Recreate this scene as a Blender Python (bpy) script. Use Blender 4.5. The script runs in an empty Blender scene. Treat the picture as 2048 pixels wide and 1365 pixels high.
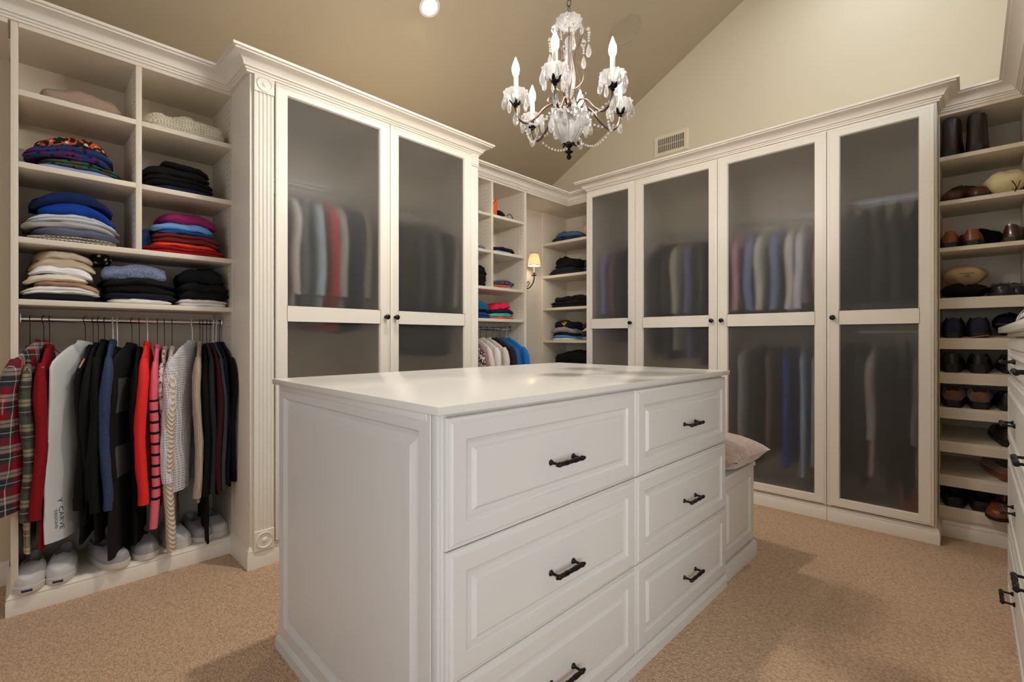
import bpy, bmesh, math, random
from math import sin, cos, pi, radians, sqrt
from mathutils import Vector, Matrix, noise
from mathutils.bvhtree import BVHTree

S = bpy.context.scene
COL = S.collection

# ------------------------------------------------------------------ camera
cam_d = bpy.data.cameras.new('camera')
cam_d.sensor_width = 36.0
cam_d.lens = 949.4 / 2048 * 36.0
cam_d.shift_y = -0.0027
cam_d.clip_start = 0.02
cam = bpy.data.objects.new('camera', cam_d)
cam.location = (0, 0, 1.10)
cam.rotation_euler = (radians(90), 0, radians(44.01))
COL.objects.link(cam)
S.camera = cam

# ------------------------------------------------------------------ world, exposure, lights
S.view_settings.view_transform = 'Standard'
S.view_settings.look = 'None'
S.view_settings.exposure = 0.36
S.view_settings.gamma = 1.0
S.view_settings.use_curve_mapping = False
S.cycles.max_bounces = 12
S.cycles.diffuse_bounces = 6
S.cycles.transmission_bounces = 12
S.cycles.transparent_max_bounces = 16
S.cycles.glossy_bounces = 5
S.cycles.sample_clamp_indirect = 4.0
w = bpy.data.worlds.new('world')
w.use_nodes = True
w.node_tree.nodes['Background'].inputs[0].default_value = (0.75, 0.85, 1.0, 1)
w.node_tree.nodes['Background'].inputs[1].default_value = 1.0
S.world = w


def area(name, loc, target, sx, sy, power, color, spread=180):
    l = bpy.data.lights.new(name, 'AREA')
    l.shape = 'RECTANGLE'
    l.size = sx
    l.size_y = sy
    l.energy = power
    l.color = color
    l.spread = radians(spread)
    o = bpy.data.objects.new(name, l)
    o.location = loc
    d = Vector(target) - Vector(loc)
    o.rotation_euler = d.to_track_quat('-Z', 'Y').to_euler()
    COL.objects.link(o)
    return o


FILL_COOL = (0.93, 0.97, 1.0)
WARM = (1.0, 0.80, 0.58)
BULB_E = 320.0
area('window_daylight_right', (0.77, 1.7, 3.2), (-2.2, 2.6, 1.7), 1.9, 0.9, 19, (0.82, 0.92, 1.0))
area('added_fill_low', (0.78, -0.1, 0.98), (-0.8, 1.9, 0.5), 1.5, 0.9, 5.5, FILL_COOL, 84)  # added low fill to brighten the island drawers; no window known there
area('added_fill_behind', (-1.1, -1.52, 1.7), (-1.1, 3.0, 1.3), 1.9, 1.5, 2.5, (1.0, 0.97, 0.93))  # added soft fill from behind the camera, not a known window
CANS = [(-2.44, 1.78), (-0.45, 3.3), (-1.6, 1.3)]  # third can is added, unseen, to deepen the island's shadow on the floor
CAN_E = [5, 7, 10]
CAN_C = [(1.0, 0.90, 0.78), (0.84, 0.93, 1.0), (1.0, 0.95, 0.88)]
CAN_S = [150, 150, 95]


# ------------------------------------------------------------------ colour and materials
def lin(c):
    return tuple(((v / 255.0) / 12.92 if v / 255.0 <= 0.04045 else ((v / 255.0 + 0.055) / 1.055) ** 2.4) for v in c) + (1.0,)


_M = {}


def mat(name, col, rough=0.5, metal=0.0, bump=None, spec=0.5, sheen=0.0, coat=0.0, noise_col=None):
    """plain principled material; bump=(scale, strength, distance); noise_col=(colour2, scale)"""
    if name in _M:
        return _M[name]
    m = bpy.data.materials.new(name)
    m.use_nodes = True
    nt = m.node_tree
    b = nt.nodes['Principled BSDF']
    b.inputs['Base Color'].default_value = lin(col)
    b.inputs['Roughness'].default_value = rough
    b.inputs['Metallic'].default_value = metal
    b.inputs['Specular IOR Level'].default_value = spec
    if sheen:
        b.inputs['Sheen Weight'].default_value = sheen
    if coat:
        b.inputs['Coat Weight'].default_value = coat
    tc = nt.nodes.new('ShaderNodeTexCoord')
    if noise_col:
        n = nt.nodes.new('ShaderNodeTexNoise')
        n.inputs['Scale'].default_value = noise_col[1]
        n.inputs['Detail'].default_value = 4
        nt.links.new(tc.outputs['Object'], n.inputs['Vector'])
        mx = nt.nodes.new('ShaderNodeMix')
        mx.data_type = 'RGBA'
        mr = nt.nodes.new('ShaderNodeMapRange')
        mr.inputs[1].default_value = 0.35
        mr.inputs[2].default_value = 0.65
        nt.links.new(n.outputs[0], mr.inputs[0])
        nt.links.new(mr.outputs[0], mx.inputs[0])
        mx.inputs[6].default_value = lin(col)
        mx.inputs[7].default_value = lin(noise_col[0])
        nt.links.new(mx.outputs[2], b.inputs['Base Color'])
    if bump:
        n = nt.nodes.new('ShaderNodeTexNoise')
        n.inputs['Scale'].default_value = bump[0]
        n.inputs['Detail'].default_value = 3
        nt.links.new(tc.outputs['Object'], n.inputs['Vector'])
        bp = nt.nodes.new('ShaderNodeBump')
        bp.inputs['Strength'].default_value = bump[1]
        bp.inputs['Distance'].default_value = bump[2]
        nt.links.new(n.outputs[0], bp.inputs['Height'])
        nt.links.new(bp.outputs[0], b.inputs['Normal'])
    _M[name] = m
    return m


def math_node(nt, op, a, b=None):
    n = nt.nodes.new('ShaderNodeMath')
    n.operation = op
    for i, v in enumerate((a, b)):
        if v is None:
            continue
        if isinstance(v, (int, float)):
            n.inputs[i].default_value = v
        else:
            nt.links.new(v, n.inputs[i])
    return n.outputs[0]


def mixc(nt, f, a, b):
    mx = nt.nodes.new('ShaderNodeMix')
    mx.data_type = 'RGBA'
    if isinstance(f, (int, float)):
        mx.inputs[0].default_value = f
    else:
        nt.links.new(f, mx.inputs[0])
    for i, v in ((6, a), (7, b)):
        if isinstance(v, tuple):
            mx.inputs[i].default_value = v
        else:
            nt.links.new(v, mx.inputs[i])
    return mx.outputs[2]


def band(nt, coord, period, lo, hi, off=0.0):
    """1 where fract((coord+off)/period) lies in lo..hi"""
    t = math_node(nt, 'FRACT', math_node(nt, 'DIVIDE', math_node(nt, 'ADD', coord, off + 50 * period), period))
    return math_node(nt, 'MULTIPLY', math_node(nt, 'GREATER_THAN', t, lo), math_node(nt, 'LESS_THAN', t, hi))


def fabric(name, col, kind='solid', c2=None, c3=None):
    if name in _M:
        return _M[name]
    m = bpy.data.materials.new(name)
    m.use_nodes = True
    nt = m.node_tree
    b = nt.nodes['Principled BSDF']
    b.inputs['Roughness'].default_value = 0.88
    b.inputs['Specular IOR Level'].default_value = 0.25
    b.inputs['Base Color'].default_value = lin(col)
    tc = nt.nodes.new('ShaderNodeTexCoord')
    sp = nt.nodes.new('ShaderNodeSeparateXYZ')
    nt.links.new(tc.outputs['Object'], sp.inputs[0])
    X, Y, Z = sp.outputs
    wv = nt.nodes.new('ShaderNodeTexNoise')
    wv.inputs['Scale'].default_value = 700 if kind != 'fuzzy' else 160
    nt.links.new(tc.outputs['Object'], wv.inputs['Vector'])
    height = wv.outputs[0]
    dist, stren = (0.0008, 0.5) if kind != 'fuzzy' else (0.006, 1.0)
    base = lin(col)
    if kind == 'heather':
        n = nt.nodes.new('ShaderNodeTexNoise')
        n.inputs['Scale'].default_value = 260
        nt.links.new(tc.outputs['Object'], n.inputs['Vector'])
        mr = nt.nodes.new('ShaderNodeMapRange')
        mr.inputs[1].default_value = 0.4
        mr.inputs[2].default_value = 0.6
        nt.links.new(n.outputs[0], mr.inputs[0])
        base = mixc(nt, mr.outputs[0], lin(col), lin(c2))
    elif kind == 'print':
        n = nt.nodes.new('ShaderNodeTexVoronoi')
        n.inputs['Scale'].default_value = 42
        nt.links.new(tc.outputs['Object'], n.inputs['Vector'])
        n2 = nt.nodes.new('ShaderNodeTexNoise')
        n2.inputs['Scale'].default_value = 26
        n2.inputs['Distortion'].default_value = 1.5
        nt.links.new(tc.outputs['Object'], n2.inputs['Vector'])
        base = mixc(nt, math_node(nt, 'GREATER_THAN', n2.outputs[0], 0.5), lin(col), lin(c2))
        base = mixc(nt, math_node(nt, 'LESS_THAN', n.outputs['Distance'], 0.3), base, lin(c3 or c2))
    elif kind == 'plaid':
        # woven tartan: the average of a warp stripe colour and a weft stripe colour
        a = math_node(nt, 'ADD', math_node(nt, 'MULTIPLY', X, 0.8), math_node(nt, 'MULTIPLY', Y, 0.4))

        def stripe(co, per):
            q = lin(c3)
            q = mixc(nt, band(nt, co, per, 0.30, 0.66), q, lin(col))
            q = mixc(nt, band(nt, co, per, 0.46, 0.49), q, lin((205, 200, 190)))
            q = mixc(nt, band(nt, co, per, 0.70, 0.98), q, lin(c2))
            q = mixc(nt, band(nt, co, per, 0.83, 0.86), q, lin((30, 28, 32)))
            return q
        base = mixc(nt, 0.5, stripe(a, 0.075), stripe(Z, 0.10))
    elif kind == 'check':
        a = math_node(nt, 'ADD', X, Y)
        f = math_node(nt, 'MULTIPLY', math_node(nt, 'ADD', band(nt, Z, 0.014, 0, 0.5), band(nt, a, 0.014, 0, 0.5)), 0.5)
        base = mixc(nt, f, lin(col), lin(c2))
    elif kind == 'stripes':
        # thin dark bands below the yoke
        f = band(nt, Z, 0.050, 0.0, 0.25)
        f = math_node(nt, 'MULTIPLY', f, math_node(nt, 'LESS_THAN', Z, -0.24))
        f = math_node(nt, 'MULTIPLY', f, math_node(nt, 'GREATER_THAN', Z, -0.72))
        base = mixc(nt, f, lin(col), lin(c2))
    elif kind == 'blocks':
        f = math_node(nt, 'MULTIPLY', math_node(nt, 'LESS_THAN', Z, -0.15), math_node(nt, 'GREATER_THAN', Z, -0.30))
        g = math_node(nt, 'MULTIPLY', math_node(nt, 'LESS_THAN', Z, -0.45), math_node(nt, 'GREATER_THAN', Z, -0.59))
        base = mixc(nt, math_node(nt, 'ADD', f, g), lin(col), lin(c2))
    elif kind in ('rib', 'waffle', 'cable'):
        a = math_node(nt, 'ADD', X, Y)
        if kind == 'cable':
            a = math_node(nt, 'ADD', a, math_node(nt, 'MULTIPLY', Z, 0.7))
        k = {'rib': 700, 'waffle': 520, 'cable': 380}[kind]
        h1 = math_node(nt, 'SINE', math_node(nt, 'MULTIPLY', a, k))
        if kind == 'waffle':
            h2 = math_node(nt, 'SINE', math_node(nt, 'MULTIPLY', math_node(nt, 'SUBTRACT', X, Y), k))
            h3 = math_node(nt, 'SINE', math_node(nt, 'MULTIPLY', Z, k))
            h1 = math_node(nt, 'MAXIMUM', math_node(nt, 'MAXIMUM', h1, h2), h3)
        height = math_node(nt, 'ADD', h1, math_node(nt, 'MULTIPLY', height, 0.4))
        dist = 0.0025 if kind != 'waffle' else 0.004
        stren = 0.8
        if c2:
            base = mixc(nt, math_node(nt, 'MULTIPLY', math_node(nt, 'ADD', h1, 1.0), 0.5), lin(c2), lin(col))
    if not isinstance(base, tuple):
        nt.links.new(base, b.inputs['Base Color'])
    bp = nt.nodes.new('ShaderNodeBump')
    bp.inputs['Strength'].default_value = stren
    bp.inputs['Distance'].default_value = dist
    nt.links.new(height, bp.inputs['Height'])
    nt.links.new(bp.outputs[0], b.inputs['Normal'])
    _M[name] = m
    return m


def emit(name, col, strength):
    if name in _M:
        return _M[name]
    m = bpy.data.materials.new(name)
    m.use_nodes = True
    b = m.node_tree.nodes['Principled BSDF']
    b.inputs['Base Color'].default_value = (0.8, 0.8, 0.8, 1)
    b.inputs['Emission Color'].default_value = col + (1,)
    b.inputs['Emission Strength'].default_value = strength
    _M[name] = m
    return m


CREAM = mat('cream_lacquer', (233, 226, 214), 0.38, bump=(420, 0.05, 0.0004))
INNER = mat('cream_melamine', (226, 216, 199), 0.5, bump=(500, 0.05, 0.0003))
WHITE = mat('white_lacquer', (217, 215, 211), 0.36, bump=(420, 0.05, 0.0004))
TOPM = mat('pale_quartz', (226, 222, 216), 0.22, noise_col=((220, 215, 208), 300))
IRON = mat('dark_bronze', (38, 34, 32), 0.38, 0.75, bump=(300, 0.25, 0.0006))
BLACKK = mat('black_knob', (18, 18, 19), 0.25, 0.4)
BRONZE = mat('antique_bronze', (88, 74, 64), 0.35, 0.85, bump=(260, 0.2, 0.0005))
CHROME = mat('chrome', (215, 215, 218), 0.12, 1.0)
WIRE = mat('hanger_wire', (60, 58, 60), 0.3, 0.9)
HOLE_SHADE = mat('hole_shade', (70, 60, 48), 0.9)  # shade inside the pin holes, put into the colour of small discs
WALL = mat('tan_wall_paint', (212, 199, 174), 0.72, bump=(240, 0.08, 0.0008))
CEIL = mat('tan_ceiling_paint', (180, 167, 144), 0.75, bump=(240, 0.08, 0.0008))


def carpet_mat():
    m = bpy.data.materials.new('tan_loop_carpet')
    m.use_nodes = True
    nt = m.node_tree
    b = nt.nodes['Principled BSDF']
    b.inputs['Roughness'].default_value = 0.95
    b.inputs['Specular IOR Level'].default_value = 0.1
    b.inputs['Sheen Weight'].default_value = 0.25
    tc = nt.nodes.new('ShaderNodeTexCoord')
    mp = nt.nodes.new('ShaderNodeMapping')
    mp.inputs['Rotation'].default_value = (0, 0, 0.6)
    mp.inputs['Scale'].default_value = (1.0, 1.5, 1.0)
    nt.links.new(tc.outputs['Object'], mp.inputs[0])
    v = nt.nodes.new('ShaderNodeTexVoronoi')
    v.inputs['Scale'].default_value = 105
    nt.links.new(mp.outputs[0], v.inputs['Vector'])
    n = nt.nodes.new('ShaderNodeTexNoise')
    n.inputs['Scale'].default_value = 60
    n.inputs['Detail'].default_value = 6
    nt.links.new(tc.outputs['Object'], n.inputs['Vector'])
    n2 = nt.nodes.new('ShaderNodeTexNoise')
    n2.inputs['Scale'].default_value = 3
    nt.links.new(tc.outputs['Object'], n2.inputs['Vector'])
    c = mixc(nt, n.outputs[0], lin((186, 146, 112)), lin((236, 205, 170)))
    mr = nt.nodes.new('ShaderNodeMapRange')
    mr.inputs[1].default_value = 0.25
    mr.inputs[2].default_value = 0.75
    nt.links.new(v.outputs['Distance'], mr.inputs[0])
    c = mixc(nt, math_node(nt, 'MULTIPLY', mr.outputs[0], 0.55), c, lin((140, 104, 76)))
    c = mixc(nt, math_node(nt, 'MULTIPLY', n2.outputs[0], 0.15), c, lin((200, 164, 130)))
    nt.links.new(c, b.inputs['Base Color'])
    h = math_node(nt, 'SUBTRACT', math_node(nt, 'MULTIPLY', n.outputs[0], 0.5), v.outputs['Distance'])
    bp = nt.nodes.new('ShaderNodeBump')
    bp.inputs['Strength'].default_value = 0.9
    bp.inputs['Distance'].default_value = 0.006
    nt.links.new(h, bp.inputs['Height'])
    nt.links.new(bp.outputs[0], b.inputs['Normal'])
    return m


def frosted_mat():
    """etched glass: rough refraction, with a little light passing straight through"""
    m = bpy.data.materials.new('frosted_glass')
    m.use_nodes = True
    nt = m.node_tree
    b = nt.nodes['Principled BSDF']
    b.inputs['Base Color'].default_value = lin((250, 250, 248))
    b.inputs['Roughness'].default_value = 0.32
    b.inputs['IOR'].default_value = 1.25
    b.inputs['Transmission Weight'].default_value = 1.0
    tr = nt.nodes.new('ShaderNodeBsdfTransparent')
    tr.inputs[0].default_value = (0.8, 0.8, 0.8, 1)
    df = nt.nodes.new('ShaderNodeBsdfDiffuse')
    df.inputs[0].default_value = lin((178, 174, 167))
    mx = nt.nodes.new('ShaderNodeMixShader')
    mx.inputs[0].default_value = 0.37
    mx2 = nt.nodes.new('ShaderNodeMixShader')
    mx2.inputs[0].default_value = 0.06
    out = nt.nodes['Material Output']
    nt.links.new(b.outputs[0], mx.inputs[1])
    nt.links.new(tr.outputs[0], mx.inputs[2])
    nt.links.new(mx.outputs[0], mx2.inputs[1])
    nt.links.new(df.outputs[0], mx2.inputs[2])
    nt.links.new(mx2.outputs[0], out.inputs[0])
    return m


def crystal_mat():
    m = bpy.data.materials.new('clear_crystal')
    m.use_nodes = True
    nt = m.node_tree
    b = nt.nodes['Principled BSDF']
    b.inputs['Base Color'].default_value = (1, 1, 1, 1)
    b.inputs['Roughness'].default_value = 0.06
    b.inputs['IOR'].default_value = 1.5
    b.inputs['Transmission Weight'].default_value = 1.0
    df = nt.nodes.new('ShaderNodeBsdfTranslucent')
    df.inputs[0].default_value = (0.95, 0.95, 0.97, 1)
    mx = nt.nodes.new('ShaderNodeMixShader')
    mx.inputs[0].default_value = 0.22
    nt.links.new(b.outputs[0], mx.inputs[1])
    nt.links.new(df.outputs[0], mx.inputs[2])
    nt.links.new(mx.outputs[0], nt.nodes['Material Output'].inputs[0])
    return m


CARPET = carpet_mat()
FROST = frosted_mat()
CRYSTAL = crystal_mat()


# ------------------------------------------------------------------ mesh helpers
def link(o, parent=None):
    COL.objects.link(o)
    if parent is not None:
        o.parent = parent
    return o


class MB:
    def __init__(self, T=None):
        self.v, self.f = [], []
        self.T = T

    def add(self, vs, fs):
        k = len(self.v)
        self.v += [tuple(self.T(*p)) if self.T else tuple(p) for p in vs]
        self.f += [tuple(i + k for i in f) for f in fs]

    def box(self, a, b):
        x0, y0, z0 = a
        x1, y1, z1 = b
        vs = [(x0, y0, z0), (x1, y0, z0), (x1, y1, z0), (x0, y1, z0), (x0, y0, z1), (x1, y0, z1), (x1, y1, z1), (x0, y1, z1)]
        self.add(vs, [(3, 2, 1, 0), (4, 5, 6, 7), (0, 1, 5, 4), (1, 2, 6, 5), (2, 3, 7, 6), (3, 0, 4, 7)])
        return self

    def lathe(self, prof, n=20, c=(0, 0, 0), axis='z', flute=None):
        """prof list of (r, h). flute=(count, depth)"""
        vs, fs = [], []
        for r, h in prof:
            for i in range(n):
                t = 2 * pi * i / n
                rr = r * (1 + flute[1] * cos(flute[0] * t)) if flute else r
                p = (rr * cos(t), rr * sin(t), h)
                if axis == 'x':
                    p = (p[2], p[0], p[1])
                elif axis == 'y':
                    p = (p[0], p[2], p[1])
                vs.append((p[0] + c[0], p[1] + c[1], p[2] + c[2]))
        m = len(prof)
        for j in range(m - 1):
            for i in range(n):
                fs.append((j * n + i, j * n + (i + 1) % n, (j + 1) * n + (i + 1) % n, (j + 1) * n + i))
        fs.append(tuple(range(n))[::-1])
        fs.append(tuple((m - 1) * n + i for i in range(n)))
        self.add(vs, fs)
        return self

    def tube(self, pts, r, n=8, rr=None):
        pts = [Vector(p) for p in pts]
        vs, fs = [], []
        up = None
        for k, p in enumerate(pts):
            d = (pts[min(k + 1, len(pts) - 1)] - pts[max(k - 1, 0)]).normalized()
            if up is None:
                up = d.orthogonal().normalized()
            else:
                up = (up - d * up.dot(d)).normalized()
            s = d.cross(up)
            q = r if rr is None else rr[k]
            for i in range(n):
                t = 2 * pi * i / n
                vs.append(tuple(p + up * (q * cos(t)) + s * (q * sin(t))))
        for k in range(len(pts) - 1):
            for i in range(n):
                fs.append((k * n + i, k * n + (i + 1) % n, (k + 1) * n + (i + 1) % n, (k + 1) * n + i))
        fs.append(tuple(range(n))[::-1])
        fs.append(tuple((len(pts) - 1) * n + i for i in range(n)))
        self.add(vs, fs)
        return self

    def panel(self, u0, u1, z0, z1, rings, hole=False, back=None):
        """nested rectangles: rings = [(inset, depth)], in (u, depth, z) space"""
        vs, fs = [], []
        for ins, d in rings:
            vs += [(u0 + ins, d, z0 + ins), (u1 - ins, d, z0 + ins), (u1 - ins, d, z1 - ins), (u0 + ins, d, z1 - ins)]
        m = len(rings)
        for j in range(m - 1):
            for i in range(4):
                fs.append((j * 4 + i, j * 4 + (i + 1) % 4, (j + 1) * 4 + (i + 1) % 4, (j + 1) * 4 + i))
        if hole:
            for i in range(4):
                fs.append(((m - 1) * 4 + i, (m - 1) * 4 + (i + 1) % 4, (i + 1) % 4, i))
        else:
            fs.append((0, 3, 2, 1))
            fs.append(tuple((m - 1) * 4 + i for i in range(4)))
        self.add(vs, fs)
        return self

    def grid(self, rows, closed=True, cap=True):
        n = len(rows[0])
        vs = [p for r in rows for p in r]
        fs = []
        for j in range(len(rows) - 1):
            for i in range(n if closed else n - 1):
                fs.append((j * n + i, j * n + (i + 1) % n, (j + 1) * n + (i + 1) % n, (j + 1) * n + i))
        if cap and closed:
            fs.append(tuple(range(n))[::-1])
            fs.append(tuple((len(rows) - 1) * n + i for i in range(n)))
        self.add(vs, fs)
        return self

    def build(self, name, m, parent=None, bevel=0.0, angle=35, loc=None, recalc=True):
        me = bpy.data.meshes.new(name)
        me.from_pydata(self.v, [], self.f)
        bm = bmesh.new()
        bm.from_mesh(me)
        if recalc:
            bmesh.ops.recalc_face_normals(bm, faces=bm.faces)
        if bevel:
            bm.edges.ensure_lookup_table()
            es = [e for e in bm.edges if len(e.link_faces) == 2 and e.calc_face_angle(0) > radians(30)]
            bmesh.ops.bevel(bm, geom=es, offset=bevel, segments=2, profile=0.5, affect='EDGES', clamp_overlap=True)
        bm.to_mesh(me)
        bm.free()
        me.shade_smooth()
        me.set_sharp_from_angle(angle=radians(angle))
        if isinstance(m, (list, tuple)):
            for q in m:
                me.materials.append(q)
        else:
            me.materials.append(m)
        o = bpy.data.objects.new(name, me)
        link(o, parent)
        if loc is not None:
            o.location = loc
        return o


def tag(o, label=None, cat=None, group=None, kind=None):
    if label:
        o['label'] = label
    if cat:
        o['category'] = cat
    if group:
        o['group'] = group
    if kind:
        o['kind'] = kind
    return o


def thing(name, label, cat, loc=(0, 0, 0), rz=0.0, group=None):
    o = bpy.data.objects.new(name, None)
    o.empty_display_size = 0.05
    COL.objects.link(o)
    o.location = loc
    o.rotation_euler = (0, 0, rz)
    return tag(o, label, cat, group)


def dup(o, loc=None, rz=None, label=None, parent=None):
    c = o.copy()
    COL.objects.link(c)
    if parent is not None:
        c.parent = parent
    if loc is not None:
        c.location = loc
    if rz is not None:
        c.rotation_euler = (0, 0, rz)
    if label:
        c['label'] = label
    for ch in list(o.children):
        d = dup(ch, parent=c)
        d.matrix_parent_inverse = ch.matrix_parent_inverse.copy()
    return c


def sweep(path, prof, close_ends=True):
    """path: plan points; the room lies on the right-hand side of travel. prof: (out, z) closed polygon"""
    rows = []
    n = len(path)
    for k, (x, y) in enumerate(path):
        def nrm(a, b):
            d = Vector((b[0] - a[0], b[1] - a[1])).normalized()
            return Vector((d.y, -d.x))
        if k == 0:
            m = nrm(path[0], path[1])
        elif k == n - 1:
            m = nrm(path[-2], path[-1])
        else:
            a, b = nrm(path[k - 1], path[k]), nrm(path[k], path[k + 1])
            m = (a + b) / (1 + a.dot(b))
        rows.append([(x + m.x * p, y + m.y * p, z) for p, z in prof])
    return rows


# wall frames: (u along the wall, n out of the face, z) -> world
def TA(xf):
    return lambda u, n, z: (xf + n, u, z)      # left wall, faces +X


def TB(yf):
    return lambda u, n, z: (u, yf - n, z)      # back wall, faces -Y


def TC(xf):
    return lambda u, n, z: (xf - n, u, z)      # right side, faces -X


# ------------------------------------------------------------------ room shell
XL, YB, XR, YF = -3.10, 3.99, 0.80, -1.60
ZS = 2.83            # height at which the sloping ceiling meets the left wall
SL = 0.53
XK = -0.85           # where the slope meets the flat part
ZK = ZS + SL * (XK - XL)


def cz(x):
    return ZS + SL * (x - XL)


def structure(name, b, m, label=None, **kw):
    o = b.build(name, m, **kw)
    o['kind'] = 'structure'
    if label:
        o['label'] = label
    return o


structure('floor', MB().box((XL - 0.1, YF - 0.1, -0.1), (XR + 0.1, YB + 0.1, 0)), CARPET, 'tan looped carpet')
structure('wall_left', MB().box((XL - 0.1, YF - 0.1, 0), (XL, YB + 0.1, 2.30)).box((XL - 0.4, YF - 0.1, 2.30), (XL, YB + 0.1, 2.38)).box((XL - 0.5, YF - 0.1, 2.30), (XL - 0.4, YB + 0.1, 2.66)), WALL)
gable = [(XL - 0.4, 0), (XR, 0), (XR, ZK), (XK, ZK), (XL - 0.4, ZS - 0.4 * SL)]
b = MB()
b.grid([[(x, YB, z) for x, z in gable], [(x, YB + 0.1, z) for x, z in gable]])
structure('wall_back', b, WALL, 'gable wall painted tan')
# wall behind the camera with an opening added for the fill light
b = MB()
b.box((XL - 0.4, YF - 0.1, 0), (-2.1, YF, 4.1)).box((-0.1, YF - 0.1, 0), (XR, YF, 4.1))
b.box((-2.1, YF - 0.1, 0), (-0.1, YF, 0.9)).box((-2.1, YF - 0.1, 2.5), (-0.1, YF, 4.1))
structure('wall_front', b, WALL)
b = MB()
b.box((XR, 0.66, 0), (XR + 0.1, YB + 0.1, 2.7)).box((XR, YF - 0.1, 0), (XR + 0.1, -0.86, 2.7)).box((XR, -0.86, 0), (XR + 0.1, 0.66, 0.50)).box((XR, -0.86, 1.46), (XR + 0.1, 0.66, 2.7)).box((XR, YF - 0.1, 3.7), (XR + 0.1, YB + 0.1, ZK + 0.1))
b.box((XR, YF - 0.1, 2.7), (XR + 0.1, 0.7, 3.7)).box((XR, 2.7, 2.7), (XR + 0.1, YB + 0.1, 3.7))
structure('wall_right', b, WALL)  # the low opening is added for the drawer fill light
b = MB()
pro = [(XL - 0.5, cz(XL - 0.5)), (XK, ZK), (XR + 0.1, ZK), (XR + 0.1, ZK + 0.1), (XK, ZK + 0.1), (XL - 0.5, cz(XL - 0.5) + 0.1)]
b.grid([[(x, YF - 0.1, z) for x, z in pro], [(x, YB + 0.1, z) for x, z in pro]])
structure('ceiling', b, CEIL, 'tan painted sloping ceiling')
for nm, T, a in (('window_1', TC(XR + 0.02), (0.7, 2.7, 2.7, 3.7)), ('added_window_2', lambda u, n, z: (u, YF - 0.02 - n * -1, z), (-2.1, -0.1, 0.9, 2.5)), ('added_window_3', TC(XR + 0.02), (-0.86, 0.66, 0.50, 1.46))):  # second and third frames are added around the unseen fill lights
    b = MB(T)
    b.panel(a[0], a[1], a[2], a[3], [(0, -0.04), (0, 0.04), (0.05, 0.04), (0.06, 0.02), (0.06, -0.04)], hole=True)
    um = (a[0] + a[1]) / 2
    b.box((um - 0.02, -0.02, a[2] + 0.05), (um + 0.02, 0.02, a[3] - 0.05))
    structure(nm, b, CREAM)

# baseboard on the bare left wall
BASEP = [(0, 0), (0.014, 0), (0.014, 0.072), (0.011, 0.078), (0.012, 0.086), (0.006, 0.096), (0.004, 0.102), (0, 0.104)]
structure('baseboard_left', MB().grid(sweep([(XL, YF), (XL, -0.035)], [(p, z) for p, z in BASEP])), CREAM)

# crown moulding, one continuous run over all the cabinets
FA, FT, FBK, FR, FS = -2.735, -2.465, 3.585, 3.397, 0.195
CR = [(0.0, 2.362), (0.012, 2.362), (0.014, 2.370), (0.020, 2.372), (0.021, 2.379), (0.030, 2.382), (0.032, 2.390), (0.040, 2.401),
      (0.052, 2.411), (0.068, 2.418), (0.078, 2.421), (0.079, 2.427), (0.090, 2.429), (0.090, 2.441), (-0.03, 2.441), (-0.03, 2.362)]
path = [(FA, YF), (FA, 0.752), (FT, 0.752), (FT, 2.20), (FA, 2.20), (FA, FBK), (-2.37, FBK), (-2.37, FR), (-0.13, FR), (-0.13, FBK),
        (FS, FBK), (FS, YF)]
structure('trim_1', MB().grid(sweep(path, CR)), CREAM, 'cream crown moulding running along the tops of the cabinets')
# soffit boards: over the bare wall at far left, the corner niche, and over the dresser
structure('trim_2', MB().box((XL, YF, 2.345), (FA + 0.005, -0.035, 2.365)), INNER)
structure('trim_3', MB().box((XL, 3.012, 2.345), (FA + 0.005, FBK, 2.365)).box((XL, FBK - 0.001, 2.345), (-3.06, YB, 2.365)), INNER)
structure('trim_4', MB().box((FS - 0.005, YF, 2.345), (XR, FBK - 0.02, 2.365)), INNER)
structure('trim_5', MB().box((XL, 3.012, 0), (XL + 0.035, YB - 0.38, 2.345)), INNER, 'cream panel filling the corner behind the wall lamp')


# ------------------------------------------------------------------ hardware
def knob(T, u, z, parent):
    b = MB(T)
    pr = [(0.009, 0), (0.010, 0.003), (0.006, 0.006), (0.005, 0.014), (0.008, 0.018), (0.0145, 0.023), (0.0155, 0.028), (0.013, 0.033), (0.007, 0.036), (0.001, 0.0365)]
    b.lathe(pr, 18, (u, 0, z), 'y')
    return b.build('knob', BLACKK, parent)


def bar_handle(T, u, z, parent, n0=0.0, half=0.062):
    """turned bar pull lying along u"""
    b = MB(T)
    for s in (-1, 1):
        b.lathe([(0.0075, 0), (0.0085, 0.002), (0.006, 0.006), (0.0038, 0.010), (0.0038, 0.028), (0.0055, 0.031), (0.004, 0.036)], 12, (u + s * half * 0.77, n0, z), 'y')
    pr = [(0.001, -1.0), (0.0042, -0.97), (0.0046, -0.92), (0.003, -0.88), (0.0068, -0.83), (0.0072, -0.76), (0.0062, -0.70), (0.0045, -0.67),
          (0.0062, -0.63), (0.006, -0.55), (0.0072, -0.3), (0.0056, -0.10), (0.0045, -0.08), (0.0062, -0.04)]
    pr = pr + [(r, -h) for r, h in reversed(pr)]
    b.lathe([(r, h * half) for r, h in pr], 14, (u, n0 + 0.032, z), 'x')
    return b.build('handle', IRON, parent)


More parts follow.
